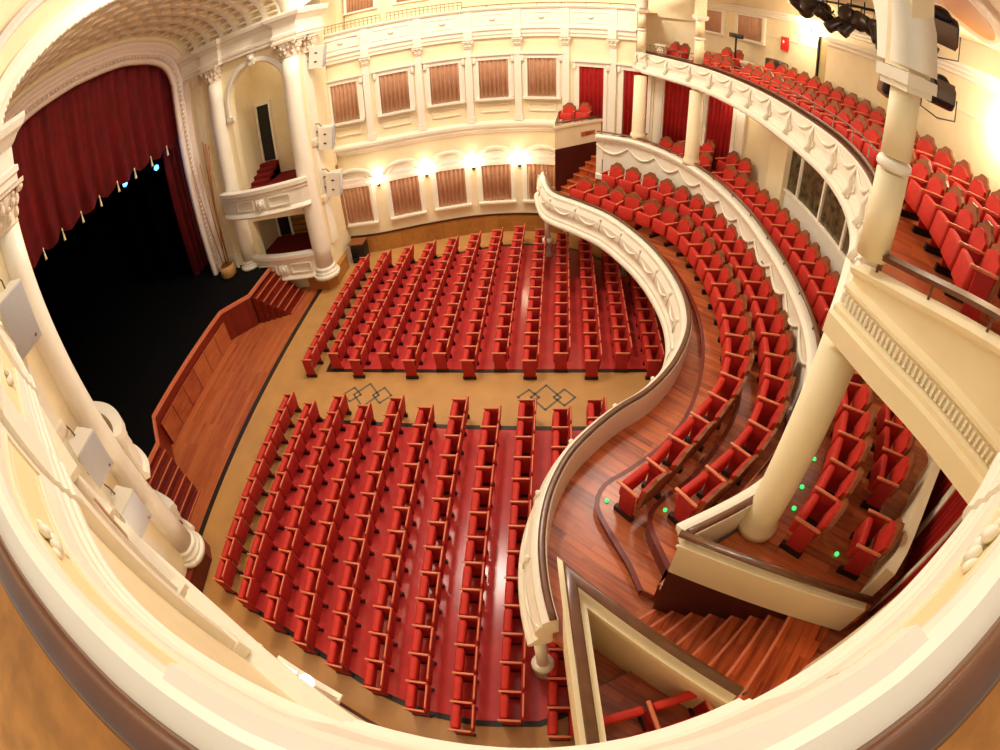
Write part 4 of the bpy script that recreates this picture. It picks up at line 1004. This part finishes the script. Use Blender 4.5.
# ------------------------------------------------------------------ upper balcony
PT2 = smooth([(10.3,7.3),(10.45,6.3),(10.95,5.2),(11.45,4.15),(11.75,3.0),(11.95,1.7),(12.03,.5),(12.03,-1.0),(11.97,-2.2),(11.8,-3.1),(11.55,-3.9),(11.2,-4.65),(10.75,-5.3),(10.4,-5.8),(10.22,-6.05)], .12)
def upper_balcony():
    back = smooth([(12.6,8.3),(12.95,7.0),(13.4,5.6),(13.8,4.2),(14.05,2.9),(14.2,1.4),(14.25,-.2),(14.15,-1.9),(13.95,-3.4),(13.6,-4.9),(13.1,-6.3),(12.6,-7.4)], .12)
    END = [(10.10,-6.05),(10.24,-6.62),(10.42,-7.1),(10.62,-7.65),(10.95,-8.5)]
    g = slab(offset(PT2,.05), back, 6.78, 6.86, WOODF)
    g.prism([(10.2,-6.0),(10.35,-6.6),(10.7,-7.6),(11.1,-8.5),(12.2,-8.2),(13.0,-6.4),(13.4,-5.2),(12.0,-4.0)], 6.781, 6.861, WOODF)
    struct(g.build('floor'))
    g = slab(offset(PT2,.02), back, 6.70, 6.775, CREAM); struct(g.build('ceiling'))
    rb = smooth([(12.1,6.1),(12.35,5.3),(12.68,4.2),(12.9,3.0),(13.0,1.6),(13.06,.2),(13.06,-1.2),(13.0,-2.5),(12.86,-3.55),(12.62,-4.5),(12.32,-5.25),(12.0,-5.85)], .12)
    g = slab(rb, offset(rb,.95), 6.86, 7.08, WOODF); struct(g.build('floor'))
    t = empty('balcony_parapet', (11.8,0,6.75)); tag(t, 'curved ivory front of the upper balcony with swags and brackets', 'parapet')
    inv = Matrix.Translation((-11.8,0,-6.75))
    def part(o): o.matrix_parent_inverse = inv; return o
    g = MB(); g.sweep(PT2, [(-.06,6.72),(.16,6.72),(.20,6.76),(.20,6.82),(.14,6.86),(.10,6.86),(.08,6.93),(.03,6.96),(.03,7.06),(.06,7.08),(.06,7.36),(.03,7.40),(-.06,7.42)], IVORY, side=-1); part(g.build('moulded_face', t))
    g = MB(); g.sweep(PT2, [(-.06,7.44),(.0,7.44),(.01,7.47),(-.01,7.49),(-.06,7.48)], RAILB, side=-1, smooth=True); g.sweep(PT2, [(-.05,7.36),(.045,7.36),(.045,7.40),(-.05,7.425)], RAILB, side=-1); part(g.build('handrail', t))
    L = arclen(PT2)[-1]; n = 14
    for k in range(n):
        p, tt = at(PT2, L*(k+.0)/n); h = (tt[1],-tt[0])
        g = MB(); g.tube([(p[0]+h[0]*.06,p[1]+h[1]*.06,7.33),(p[0]+h[0]*.12,p[1]+h[1]*.12,7.15),(p[0]+h[0]*.10,p[1]+h[1]*.10,7.0),(p[0]+h[0]*.17,p[1]+h[1]*.17,6.88)],.04,IVORY,6,radii=[.02,.035,.045,.04]); part(g.build('bracket', t))
        g = MB(); pts = []
        for q in range(9):
            u = .08+.84*q/8; p, tt = at(PT2, L*(k+u)/n); z = 7.32-.14*math.sin(PI*q/8)
            pts.append((p[0]+tt[1]*.075, p[1]-tt[0]*.075, z))
        g.tube(pts, .025, IVORY, 6, radii=[.012+.02*math.sin(PI*q/8) for q in range(9)]); part(g.build('swag', t))
    # guard rail
    R = [p for p in offset(PT2, .10)]
    t = empty('guard_rail', (11.9,0,7.05)); tag(t, 'thin grey guard rail along the front of the upper balcony seats', 'railing')
    inv = Matrix.Translation((-11.9,0,-7.05))
    g = MB(); g.tube([(p[0],p[1],7.68) for p in R], .013, GREYM, 6); part(g.build('rail_bar', t))
    LR = arclen(R)[-1]
    for k in range(19):
        p,_ = at(R, LR*k/18); g = MB(); g.tube([(p[0],p[1],6.86),(p[0],p[1],7.68)],.011,GREYM,5); o = g.build('rail_post', t); o.matrix_parent_inverse = inv
    # end parapet with dentils, near side
    t = empty('end_parapet', (10.1,-6.1,6.75)); tag(t, 'plain cream end wall of the upper balcony with a dentil band, right of the column', 'parapet')
    inv = Matrix.Translation((-10.1,6.1,-6.75))
    g = MB(); SL = [0,.12,.26,.40,.72]
    E_ = smooth(END, .1); LE = arclen(E_); tot = LE[-1]
    zf = lambda z, i: z
    # face with sloping top: build as strips
    def strip(prof_fn, m):
        N = normals(E_); vs = []; fs = []; k = None
        for i, p in enumerate(E_):
            pr = prof_fn(LE[i]/tot); k = len(pr)
            for d, z in pr: vs.append((p[0]-N[i][0]*d, p[1]-N[i][1]*d, z))
        for i in range(len(E_)-1):
            for j in range(k): fs.append((i*k+j,(i+1)*k+j,(i+1)*k+(j+1)%k,i*k+(j+1)%k))
        fs.append(tuple(range(k))); fs.append(tuple((len(E_)-1)*k+j for j in range(k)))
        h = MB(); h.add(vs, fs, m); return h
    top = lambda u: 7.30+.62*u
    o = strip(lambda u: [(-.1,6.74),(.16,6.74),(.16,6.92),(.12,6.94),(.12,6.98),(.04,7.0),(.04,7.10),(.07,7.12),(.07,7.15),(.0,7.18),(.0,top(u)-.08),(.05,top(u)-.04),(.06,top(u)),(-.1,top(u)+.02)], CREAM).build('wall_panel', t); o.matrix_parent_inverse = inv
    o = strip(lambda u: [(-.10,top(u)+.13),(-.02,top(u)+.13),(-.01,top(u)+.17),(-.10,top(u)+.18)], RAILW).build('handrail', t); o.matrix_parent_inverse = inv
    g = MB(); nd = 52
    for k in range(nd):
        p, tt = at(E_, tot*(k+.5)/nd); g.box((p[0]+tt[1]*.07,p[1]-tt[0]*.07,7.05),(.02,.022,.085),IVORY,Matrix.Rotation(math.atan2(tt[1],tt[0])+PI/2,3,'Z'))
    o = g.build('dentil_band', t); o.matrix_parent_inverse = inv
    for k in range(5):
        u = (k+.3)/5; p,_ = at(E_, tot*u); g = MB(); g.tube([(p[0]+.06,p[1],top(u)),(p[0]+.06,p[1],top(u)+.17)],.012,RAILB,5); o = g.build('rail_post', t); o.matrix_parent_inverse = inv
    # seats
    RA = smooth([(11.75,5.9),(12.0,5.2),(12.3,4.2),(12.5,3.0),(12.62,1.6),(12.68,.2),(12.68,-1.2),(12.66,-2.4),(12.6,-3.3),(12.45,-4.1),(12.2,-4.9),(11.9,-5.6),(11.65,-6.1)], .1); LA = arclen(RA)[-1]
    seat_row(RA, 6.86, .52, 0, LA, 'crested red seat in the front row of the upper balcony, %s from its far end', 'front row seats of the upper balcony', skip=(3,), sc=.92)
    RB = offset(RA,.70); LB = arclen(RB)[-1]
    seat_row(RB, 7.08, .53, 0, LB, 'crested red seat in the back row of the upper balcony, %s from its far end', 'back row seats of the upper balcony', skip=(2,3), sc=.92)
    # seats by the near end of the rows
    # back wall
    BW = back+[(12.2,-8.6)]
    g = MB(); g.sweep(BW, [(0,7.05),(0,10.2),(.2,10.2),(.2,7.05)], CREAM, side=1); struct(g.build('wall_back_upper'))
    g = MB(); g.sweep(BW, [(0,9.20),(.05,9.22),(.05,9.28),(.10,9.30),(.10,9.36),(.16,9.38),(.18,9.44),(0,9.46)], IVORY, side=-1); struct(g.build('trim_60'))
    g = MB(); g.sweep(BW, [(0,8.62),(.02,8.62),(.02,8.65),(0,8.65)], IVORY, side=-1); struct(g.build('trim_61'))
    return BW
BW2 = upper_balcony()
g = MB(); g.sweep(smooth([(9.9,9.9),(10.9,9.6),(11.8,9.1),(12.65,8.2)],.2), [(0,6.86),(0,10.2),(-.2,10.2),(-.2,6.86)], CREAM, side=-1); struct(g.build('wall_upper_left'))
g = MB(); g.prism([(10.3,7.2),(12.6,8.2),(12.6,9.2),(9.9,9.8)], 6.74, 6.858, WOODF); g.prism([(10.45,6.4),(11.7,5.6),(12.7,5.8),(12.7,8.3),(10.3,7.3)], 6.74, 6.857, WOODF); struct(g.build('floor'))
seat_row(smooth([(11.15,7.6),(11.5,6.75)],.1), 6.86, .5, 0, 1.0, 'crested red seat between the two far columns of the upper balcony, %s from the left', 'pair of seats between the far columns')
g = MB(); g.prism([(9.4,-6.6),(10.3,-6.0),(11.5,-4.7),(12.2,-3.0),(14.2,-2.5),(14.4,-5.4),(12.9,-7.4),(11.2,-7.5)], 3.45, 3.744, WOODF); g.prism([(10.4,-7.3),(11.4,-6.2),(13.9,-3.9),(13.95,-6.0),(12.0,-7.9),(10.4,-9)], 3.55, 3.748, WOODF); struct(g.build('floor'))
def s_at_y(P, y):
    L = arclen(P)
    for i in range(len(P)-1):
        a, b = P[i][1], P[i+1][1]
        if min(a,b) <= y <= max(a,b) and a != b: return L[i]+(y-a)/(b-a)*(L[i+1]-L[i])
def on_back(y, d=.0): return frame_at(BW2, s_at_y(BW2, y), -1, d)
for k, y in enumerate((7.7, 5.75)):
    (x_,y_), rz = on_back(y)
    t = empty('window_%d'%(70+k),(x_,y_,0),rz); struct(t); g = MB()
    for sx in (-1,1): g.box((sx*.66,.04,8.72),(.12,.08,.8),IVORY)
    g.box((0,.05,8.3),(1.5,.1,.08),IVORY); g.box((0,.05,9.16),(1.5,.1,.08),IVORY); g.build('window_frame', t)
    c = MB(); fold(c, [(-.6,.035),(.6,.035)], 8.34, 9.12, BROWNC, .02, .12); o = c.build('curtain'); o.location=(x_,y_,0); o.rotation_euler=(0,0,rz)
    tag(o, 'brown curtain in the window on the upper balcony back wall, %s' % ('left of the two' if k==0 else 'right of the two'), 'curtain')
(x_,y_), rz = on_back(4.15); g = MB(); g.rbox((0,.05,8.5),(.3,.08,.42),REDSIGN,.02); g.ball((0,.1,8.55),.05,IVORY,5,(1,.4,1)); o = g.build('fire_box'); o.location=(x_,y_,0); o.rotation_euler=(0,0,rz); tag(o,'small red box on the cream wall above the upper balcony seats','fire box')
(x_,y_), rz = on_back(2.25); t = empty('door_9',(x_,y_,0),rz); struct(t); g = MB(); g.box((0,.03,8.0),(.62,.04,1.95),mat('olive cream door',(184,164,112),.5)); g.build('door_panel',t); g = MB(); g.box((.36,.05,8.0),(.06,.08,2.0),BLK); g.build('door_edge',t)
(x_,y_), rz = on_back(.55); g = MB(); g.box((0,.22,8.05),(2.3,.44,2.0),CREAM); g.box((0,.24,8.98),(2.4,.5,.08),IVORY); g.box((0,.24,8.86),(2.36,.48,.05),IVORY); o = g.build('wall_projection'); o.location=(x_,y_,0); o.rotation_euler=(0,0,rz); struct(o)
for k,(y,z) in enumerate(((3.1,9.12),(-4.1,8.75))):
    (x_,y_), rz = on_back(y,.08); t = empty('wall_lamp',(x_,y_,z),rz); tag(t,'glaring small lamp under the cornice of the upper balcony wall, %s' % ('by the door' if k==0 else 'at the right edge'),'wall light')
    g = MB(); g.rbox((0,-.04,0),(.16,.06,.1),IVORY,.02); g.build('bracket',t); g = MB(); g.ball((0,.06,0),.075,SCONCE,8); g.build('bulb',t)
    l = bpy.data.lights.new('wall_lamp','POINT'); l.color=(1,.82,.55); l.energy=45; l.shadow_soft_size=.1; lo = bpy.data.objects.new('lamp_light',l); lo.location=(0,.25,-.05); lo.parent=t; COL.objects.link(lo)
# camera stand with black box, black covered desk between the rear seats
t = empty('projector_stand',(12.75,5.3,7.15)); tag(t,'black projector on a thin stand left of the upper balcony seats','projector')
g = MB(); g.rbox((0,0,1.25),(.25,.6,.14),BLK,.02); g.build('projector_body',t); g = MB(); g.tube([(0,0,1.18),(0,0,.5)],.03,BLK,6)
g.tube([(0,0,.9),(.0,-.22,.1)],.015,BLK,5); g.tube([(0,0,.9),(.1,.2,.1)],.015,BLK,5); g.build('stand',t)
g = MB(); g.rbox((13.5,4.0,7.55),(.35,.9,.8),BLK,.05); tag(g.build('mixing_desk'),'black covered desk between the back row seats of the upper balcony','desk')

# ------------------------------------------------------------------ near balcony band (around the viewpoint)
def near_band():
    t = empty('balcony_parapet', (8,-8.9,7.6)); tag(t, 'ivory panelled balcony front wrapping the bottom of the picture', 'parapet')
    inv = Matrix.Translation((-8,8.9,-7.6))
    def part(o): o.matrix_parent_inverse = inv; return o
    prof = [(-.226,7.66),(-.035,7.66),(-.02,7.685),(-.02,7.72),(-.035,7.74),(-.035,7.775),(-.05,7.795),(-.05,7.83),(-.06,7.85),(-.065,7.89),(-.075,7.94),(-.11,8.25),(-.095,8.265),(-.095,8.285),(-.085,8.30),(-.085,8.34),(-.095,8.37),(-.12,8.39),(-.226,8.40)]
    g = MB(); g.sweep(NB, prof, IVORY, side=1); part(g.build('moulded_face', t))
    g = MB(); g.sweep(NB, [(-.228,8.402),(-.170,8.402),(-.158,8.42),(-.165,8.44),(-.18,8.45),(-.215,8.45),(-.230,8.435)], RAILW, side=1, smooth=True); part(g.build('handrail', t))
    g = MB(); g.sweep(NB, [(-.238,7.75),(-.227,7.75),(-.227,8.40),(-.238,8.40)], OCHREF, side=1); part(g.build('inner_board', t))
    L = arclen(NB)
    def sx(x): return s_at_x(NB, x)
    # breaks forward (pilaster blocks)
    for k, (x0, x1) in enumerate(((1.35,1.7),(2.9,3.2),(4.35,4.65),(5.7,6.0),(7.52,8.38),(9.35,9.7))):
        P = pathslice(NB, sx(x0), sx(x1), .08)
        g = MB(); g.sweep(P, [(d+.022,z) for d, z in prof[:10]]+[(-.048,7.94),(-.078,8.25)]+[(d+.022,z) for d, z in prof[12:17]]+[(-.22,8.402)], IVORY, side=1); part(g.build('pilaster_block', t))
    cents = ((1.7,2.9),(3.2,4.35),(4.65,5.7),(6.0,7.52),(8.38,9.35)); orn = (2.3,3.8,5.25,6.65,8.85)
    for k, (x0, x1) in enumerate(cents):
        m_ = .08
        P = pathslice(NB, sx(x0+m_), sx(x1-m_), .05)
        g = MB()
        fd = lambda z: -.075-(z-7.94)*.113
        for z in (7.975, 8.215): g.sweep(P, [(fd(z)-.004,z-.010),(fd(z)+.009,z-.008),(fd(z)+.012,z),(fd(z)+.009,z+.008),(fd(z)-.004,z+.010)], IVORY, side=1)
        for z in (8.01, 8.18): g.sweep(pathslice(NB, sx(x0+m_+.04), sx(x1-m_-.04), .05), [(fd(z)-.004,z-.004),(fd(z)+.005,z-.004),(fd(z)+.005,z+.004),(fd(z)-.004,z+.004)], IVORY, side=1)
        for e in (x0+m_, x1-m_):
            (px,py), rz = frame_at(NB, sx(e), 1, -.09); g.box((px,py,8.095),(.02,.022,.24),IVORY,Matrix.Rotation(rz,3,'Z')@Matrix.Rotation(.113,3,'X'))
        part(g.build('panel_moulding', t))
        h_ = MB(); h_.sweep(P, [(fd(7.955)-.004,7.955),(fd(7.955)+.002,7.955),(fd(8.235)+.002,8.235),(fd(8.235)-.004,8.235)], PANEL, side=1); part(h_.build('recessed_field', t))
        (px,py), rz = frame_at(NB, sx(orn[k]), 1, -.08)
        g = MB(); R = Matrix.Rotation(rz,3,'Z')
        for (u,w,z,r,sc) in ((0,.01,8.10,.035,(1,.7,1.1)),(-.045,.01,8.11,.03,(1,.7,1)),(.045,.01,8.11,.03,(1,.7,1)),(-.09,.0,8.125,.026,(1.2,.6,.8)),(.09,.0,8.125,.026,(1.2,.6,.8)),(0,.01,8.15,.03,(1.2,.7,.8)),(0,.005,8.05,.02,(1,.6,1.4))):
            v = R @ Vector((u,w-.01,0)); g.ball((px+v.x,py+v.y,z), r*.95, IVORY, 8, sc)
        g.build('shell_ornament', t).matrix_parent_inverse = inv
near_band()
g = slab(offset(NB,-.23), offset(pathslice(NB,0,arclen(NB)[-1]),-2.6), 7.62, 7.75, OCHREF); struct(g.build('floor'))
# upper ceilings above the upper balcony
g = MB(); g.prism([(10.3,-9),(10.3,8),(15,8),(15,-9)], 9.92, 10.0, CREAM); struct(g.build('ceiling'))
def ceil_ring():
    t = empty('ceiling_ring',(11.9,-4.9,9.918), math.atan2(1.0,1.65)); tag(t,'oval moulded ceiling ring with an ochre centre at the top right','ceiling ornament')
    g = MB(); n = 40; vs=[]; fs=[]
    prof = [(0,0),(.03,-.05),(.10,-.07),(.16,-.05),(.20,-.08),(.26,-.06),(.28,0)]
    for k in range(n):
        a = 2*PI*k/n
        for d, z in prof: vs.append(((1.95-d)*math.cos(a),(.62-d)*math.sin(a),z))
    kk = len(prof)
    for k in range(n):
        for j in range(kk-1): fs.append((k*kk+j,((k+1)%n)*kk+j,((k+1)%n)*kk+j+1,k*kk+j+1))
    g.add(vs,fs,PINKISH,True); g.build('ring_moulding',t)
    g = MB(); g.lathe([(.6,-.012),(.6,-.002)],(0,0,0),GOLD,40,False,sx=2.5,sy=.5); g.build('ochre_inset',t)
ceil_ring()
# stage lighting above the upper balcony
def spot(x,y,z,yaw,pitch,l,r,lab,grp='black spotlights above the upper balcony'):
    t = empty('spotlight',(x,y,z),yaw); t.rotation_euler = (0,pitch,yaw); tag(t,lab,'spotlight',grp)
    g = MB(); g.lathe([(r*.8,-l/2),(r,-l/2+.03),(r,l*.25),(r*1.15,l*.27),(r*1.15,l/2),(r*.95,l/2)],(0,0,0),CAN,14); o = g.build('housing',t); o.rotation_euler=(0,PI/2,0)
    g = MB(); g.lathe([(r*.9,l/2-.015),(r*.9,l/2-.005)],(0,0,0),GREYM,14); o = g.build('lens',t); o.rotation_euler=(0,PI/2,0)
    g = MB(); g.tube([(0,-r*1.2,0),(0,-r*1.2,r*1.8),(0,r*1.2,r*1.8),(0,r*1.2,0)],.012,BLK,5); g.build('yoke',t)
SPK = 1.35
SP = [(12.69,1.01,9.7,.3,.5,.45,.12),(12.71,.44,9.72,.2,.1,.5,.13),(12.72,-.11,9.52,2.6,-.5,.5,.09),(12.79,-.38,9.48,2.3,.7,.5,.08),(12.91,-.70,9.66,.3,.2,.5,.12),(12.88,-.62,9.45,2.2,.9,.4,.08),(13.0,-.99,9.62,.1,.2,.45,.12),(13.06,-1.25,9.52,.4,1.0,.4,.08),(13.07,-1.4,9.42,.3,1.2,.4,.08),(13.08,-1.6,9.36,.2,1.2,.4,.08),(13.02,-1.8,9.4,.2,1.3,.4,.08),(12.9,-2.0,9.42,.2,1.3,.4,.09)]
for k,(x,y,z,yaw,pi_,l,r) in enumerate(SP):
    spot(x-.1,y-.28,z-.12,yaw,pi_,l*1.1,r*SPK,'black stage spotlight under the upper balcony ceiling, %s of the cluster from the left' % ordn(k))
t = empty('lighting_bar',(12.9,-.5,9.85)); tag(t,'black pipe frame carrying the cluster of spotlights','lighting bar')
g = MB(); g.tube([(12.7,1.3,9.80),(12.9,-.6,9.80),(12.9,-2.6,9.80)],.025,BLK,6); o = g.build('pipe',t); o.matrix_parent_inverse = Matrix.Translation((-12.9,.5,-9.85))
for k in range(9):
    y = 1.1-.42*k; g = MB(); x = 12.72+.03*min(k,5); g.tube([(x,y-.28,9.92),(x,y-.28,9.62)],.014,BLK,5); o = g.build('hanger',t); o.matrix_parent_inverse = Matrix.Translation((-12.9,.5,-9.85))
def flood(x,y,z,w,h,rz,tilt,lab):
    t = empty('floodlight',(x,y,z)); t.rotation_euler = (tilt,0,rz); tag(t,lab,'floodlight')
    g = MB(); g.rbox((0,0,0),(w,.2,h),BLK,.05); g.lathe([(w*.35,-.0),(w*.2,.06)],(0,0,h/2),BLK,12); g.build('housing',t)
    g = MB(); g.rbox((0,-.11,0),(w*.88,.02,h*.86),GREYM,.01); g.build('glass',t)
    g = MB(); g.tube([(-w*.55,0,0),(-w*.55,0,-h*.9),(0,0,-h*1.1),(w*.55,0,-h*.9),(w*.55,0,0)],.008,GREYM,6); g.build('yoke',t)
    return t
flood(11.02,-5.49,9.43,.36,.30,-.7,.5,'black floodlight right of the near column, the upper one below the ceiling ring')
flood(10.96,-5.62,8.80,.30,.22,-.7,-.4,'black floodlight right of the near column, the lower one')
for (px_,py_,pz_,lab) in ((10.75,-5.85,9.05,'thin black arm holding the floodlights to the near column'),):
    g = MB(); g.tube([(10.28,-6.0,8.98),(10.6,-5.85,9.0),(10.9,-5.6,9.2)],.02,BLK,6); g.tube([(10.6,-5.85,9.0),(10.85,-5.7,8.85)],.016,BLK,6); tag(g.build('light_arm'),lab,'bracket')
g = MB(); g.rbox((11.25,-4.47,8.70),(.24,.22,.42),CRESTW,.04,Matrix.Rotation(.2,3,'X')); g.rbox((11.18,-4.56,8.70),(.18,.1,.36),BLK,.03,Matrix.Rotation(.2,3,'X')); tag(g.build('hanging_speaker'),'dark brown loudspeaker hanging left of the near column','speaker')
g = MB(); g.rbox((12.3,4.9,9.62),(.35,.25,.16),BLK,.03); g.rbox((12.5,4.3,9.6),(.4,.25,.2),BLK,.03)
for k,(x,y,z) in enumerate(((12.2,5.4,9.72),(12.45,4.75,9.70))): spot(x,y,z,.4+k,.2,.34,.09,'black spotlight near the top edge between the far columns, %s' % ordn(k),'black spotlights between the far columns')
# small step lights on the balcony floors
for k,(x,y,z) in enumerate(((8.61,-4.73,2.62),(9.36,-5.15,2.97),(10.70,-5.95,4.02),(10.90,-5.65,4.02),(11.22,-5.23,4.02),(11.11,-6.68,4.02),(12.43,-5.15,4.02),(12.12,-5.57,4.02))):
    g = MB(); g.lathe([(.03,-.01),(.03,.012),(.02,.02)],(x,y,z),GREEN,8); tag(g.build('step_light'),'tiny green floor light beside the balcony seats, %s counting from the stalls side' % ordn(k),'step light','green step lights')

# ------------------------------------------------------------------ camera, light
def camera():
    c = bpy.data.cameras.new('Camera'); o = bpy.data.objects.new('Camera', c); COL.objects.link(o)
    f, k1, k2 = 523.1088, -.10048735, .01021072
    # invert r = f(t + k1 t^3 + k2 t^5) into t(r) as a quartic in mm (36 mm = 1000 px)
    import numpy as np
    t = np.linspace(.01, 1.72, 200); r = f*(t+k1*t**3+k2*t**5)*.036
    A = np.stack([r, r**2, r**3, r**4], 1); co = np.linalg.lstsq(A, t, rcond=None)[0]
    c.type = 'PANO'; c.panorama_type = 'FISHEYE_LENS_POLYNOMIAL'; c.sensor_width = 36; c.sensor_fit = 'HORIZONTAL'
    c.fisheye_fov = math.radians(220)
    c.fisheye_polynomial_k0 = 0
    c.fisheye_polynomial_k1, c.fisheye_polynomial_k2, c.fisheye_polynomial_k3, c.fisheye_polynomial_k4 = [-float(x) for x in co]
    c.shift_x = -(563.4247-500)/1000; c.shift_y = -(375-354.6962)/750
    c.clip_start = .01; c.clip_end = 200
    o.location = (7.98612, -8.902501, 8.866883)
    o.rotation_euler = (PI/2-math.radians(40.0863), 0, 0)
    SC.camera = o
camera()
def lights():
    w = bpy.data.worlds.new('World'); SC.world = w; w.use_nodes = True
    b = w.node_tree.nodes['Background']; b.inputs[0].default_value = (1, .89, .74, 1); b.inputs[1].default_value = WORLD
    for (x,y,z,e,r) in ((2.6,0,11.6,260,.5),(12.6,2.6,9.55,55,.25),(12.4,-3.4,9.55,55,.25),(12.6,4.6,6.5,18,.15),(12.7,.5,6.5,18,.15),(12.3,-3.5,6.5,18,.15),(4.5,2,14.5,2200,1.0),(10.0,3,14.0,1250,.9),(2,4,13.5,500,1)):  # added unseen lights: low ones brighten vault and balconies, high ones stand for chandeliers
        l = bpy.data.lights.new('added_hall_light', 'POINT'); l.color=(1,.90,.76); l.energy=e; l.shadow_soft_size=r
        o = bpy.data.objects.new('added_hall_lamp', l); o.location=(x,y,z); COL.objects.link(o)
WORLD = .58
lights()
SC.view_settings.view_transform = 'Standard'; SC.view_settings.look = 'None'; SC.view_settings.gamma = 1
SC.view_settings.exposure = .16; SC.view_settings.use_curve_mapping = False
SC.cycles.max_bounces = 6; SC.cycles.diffuse_bounces = 4
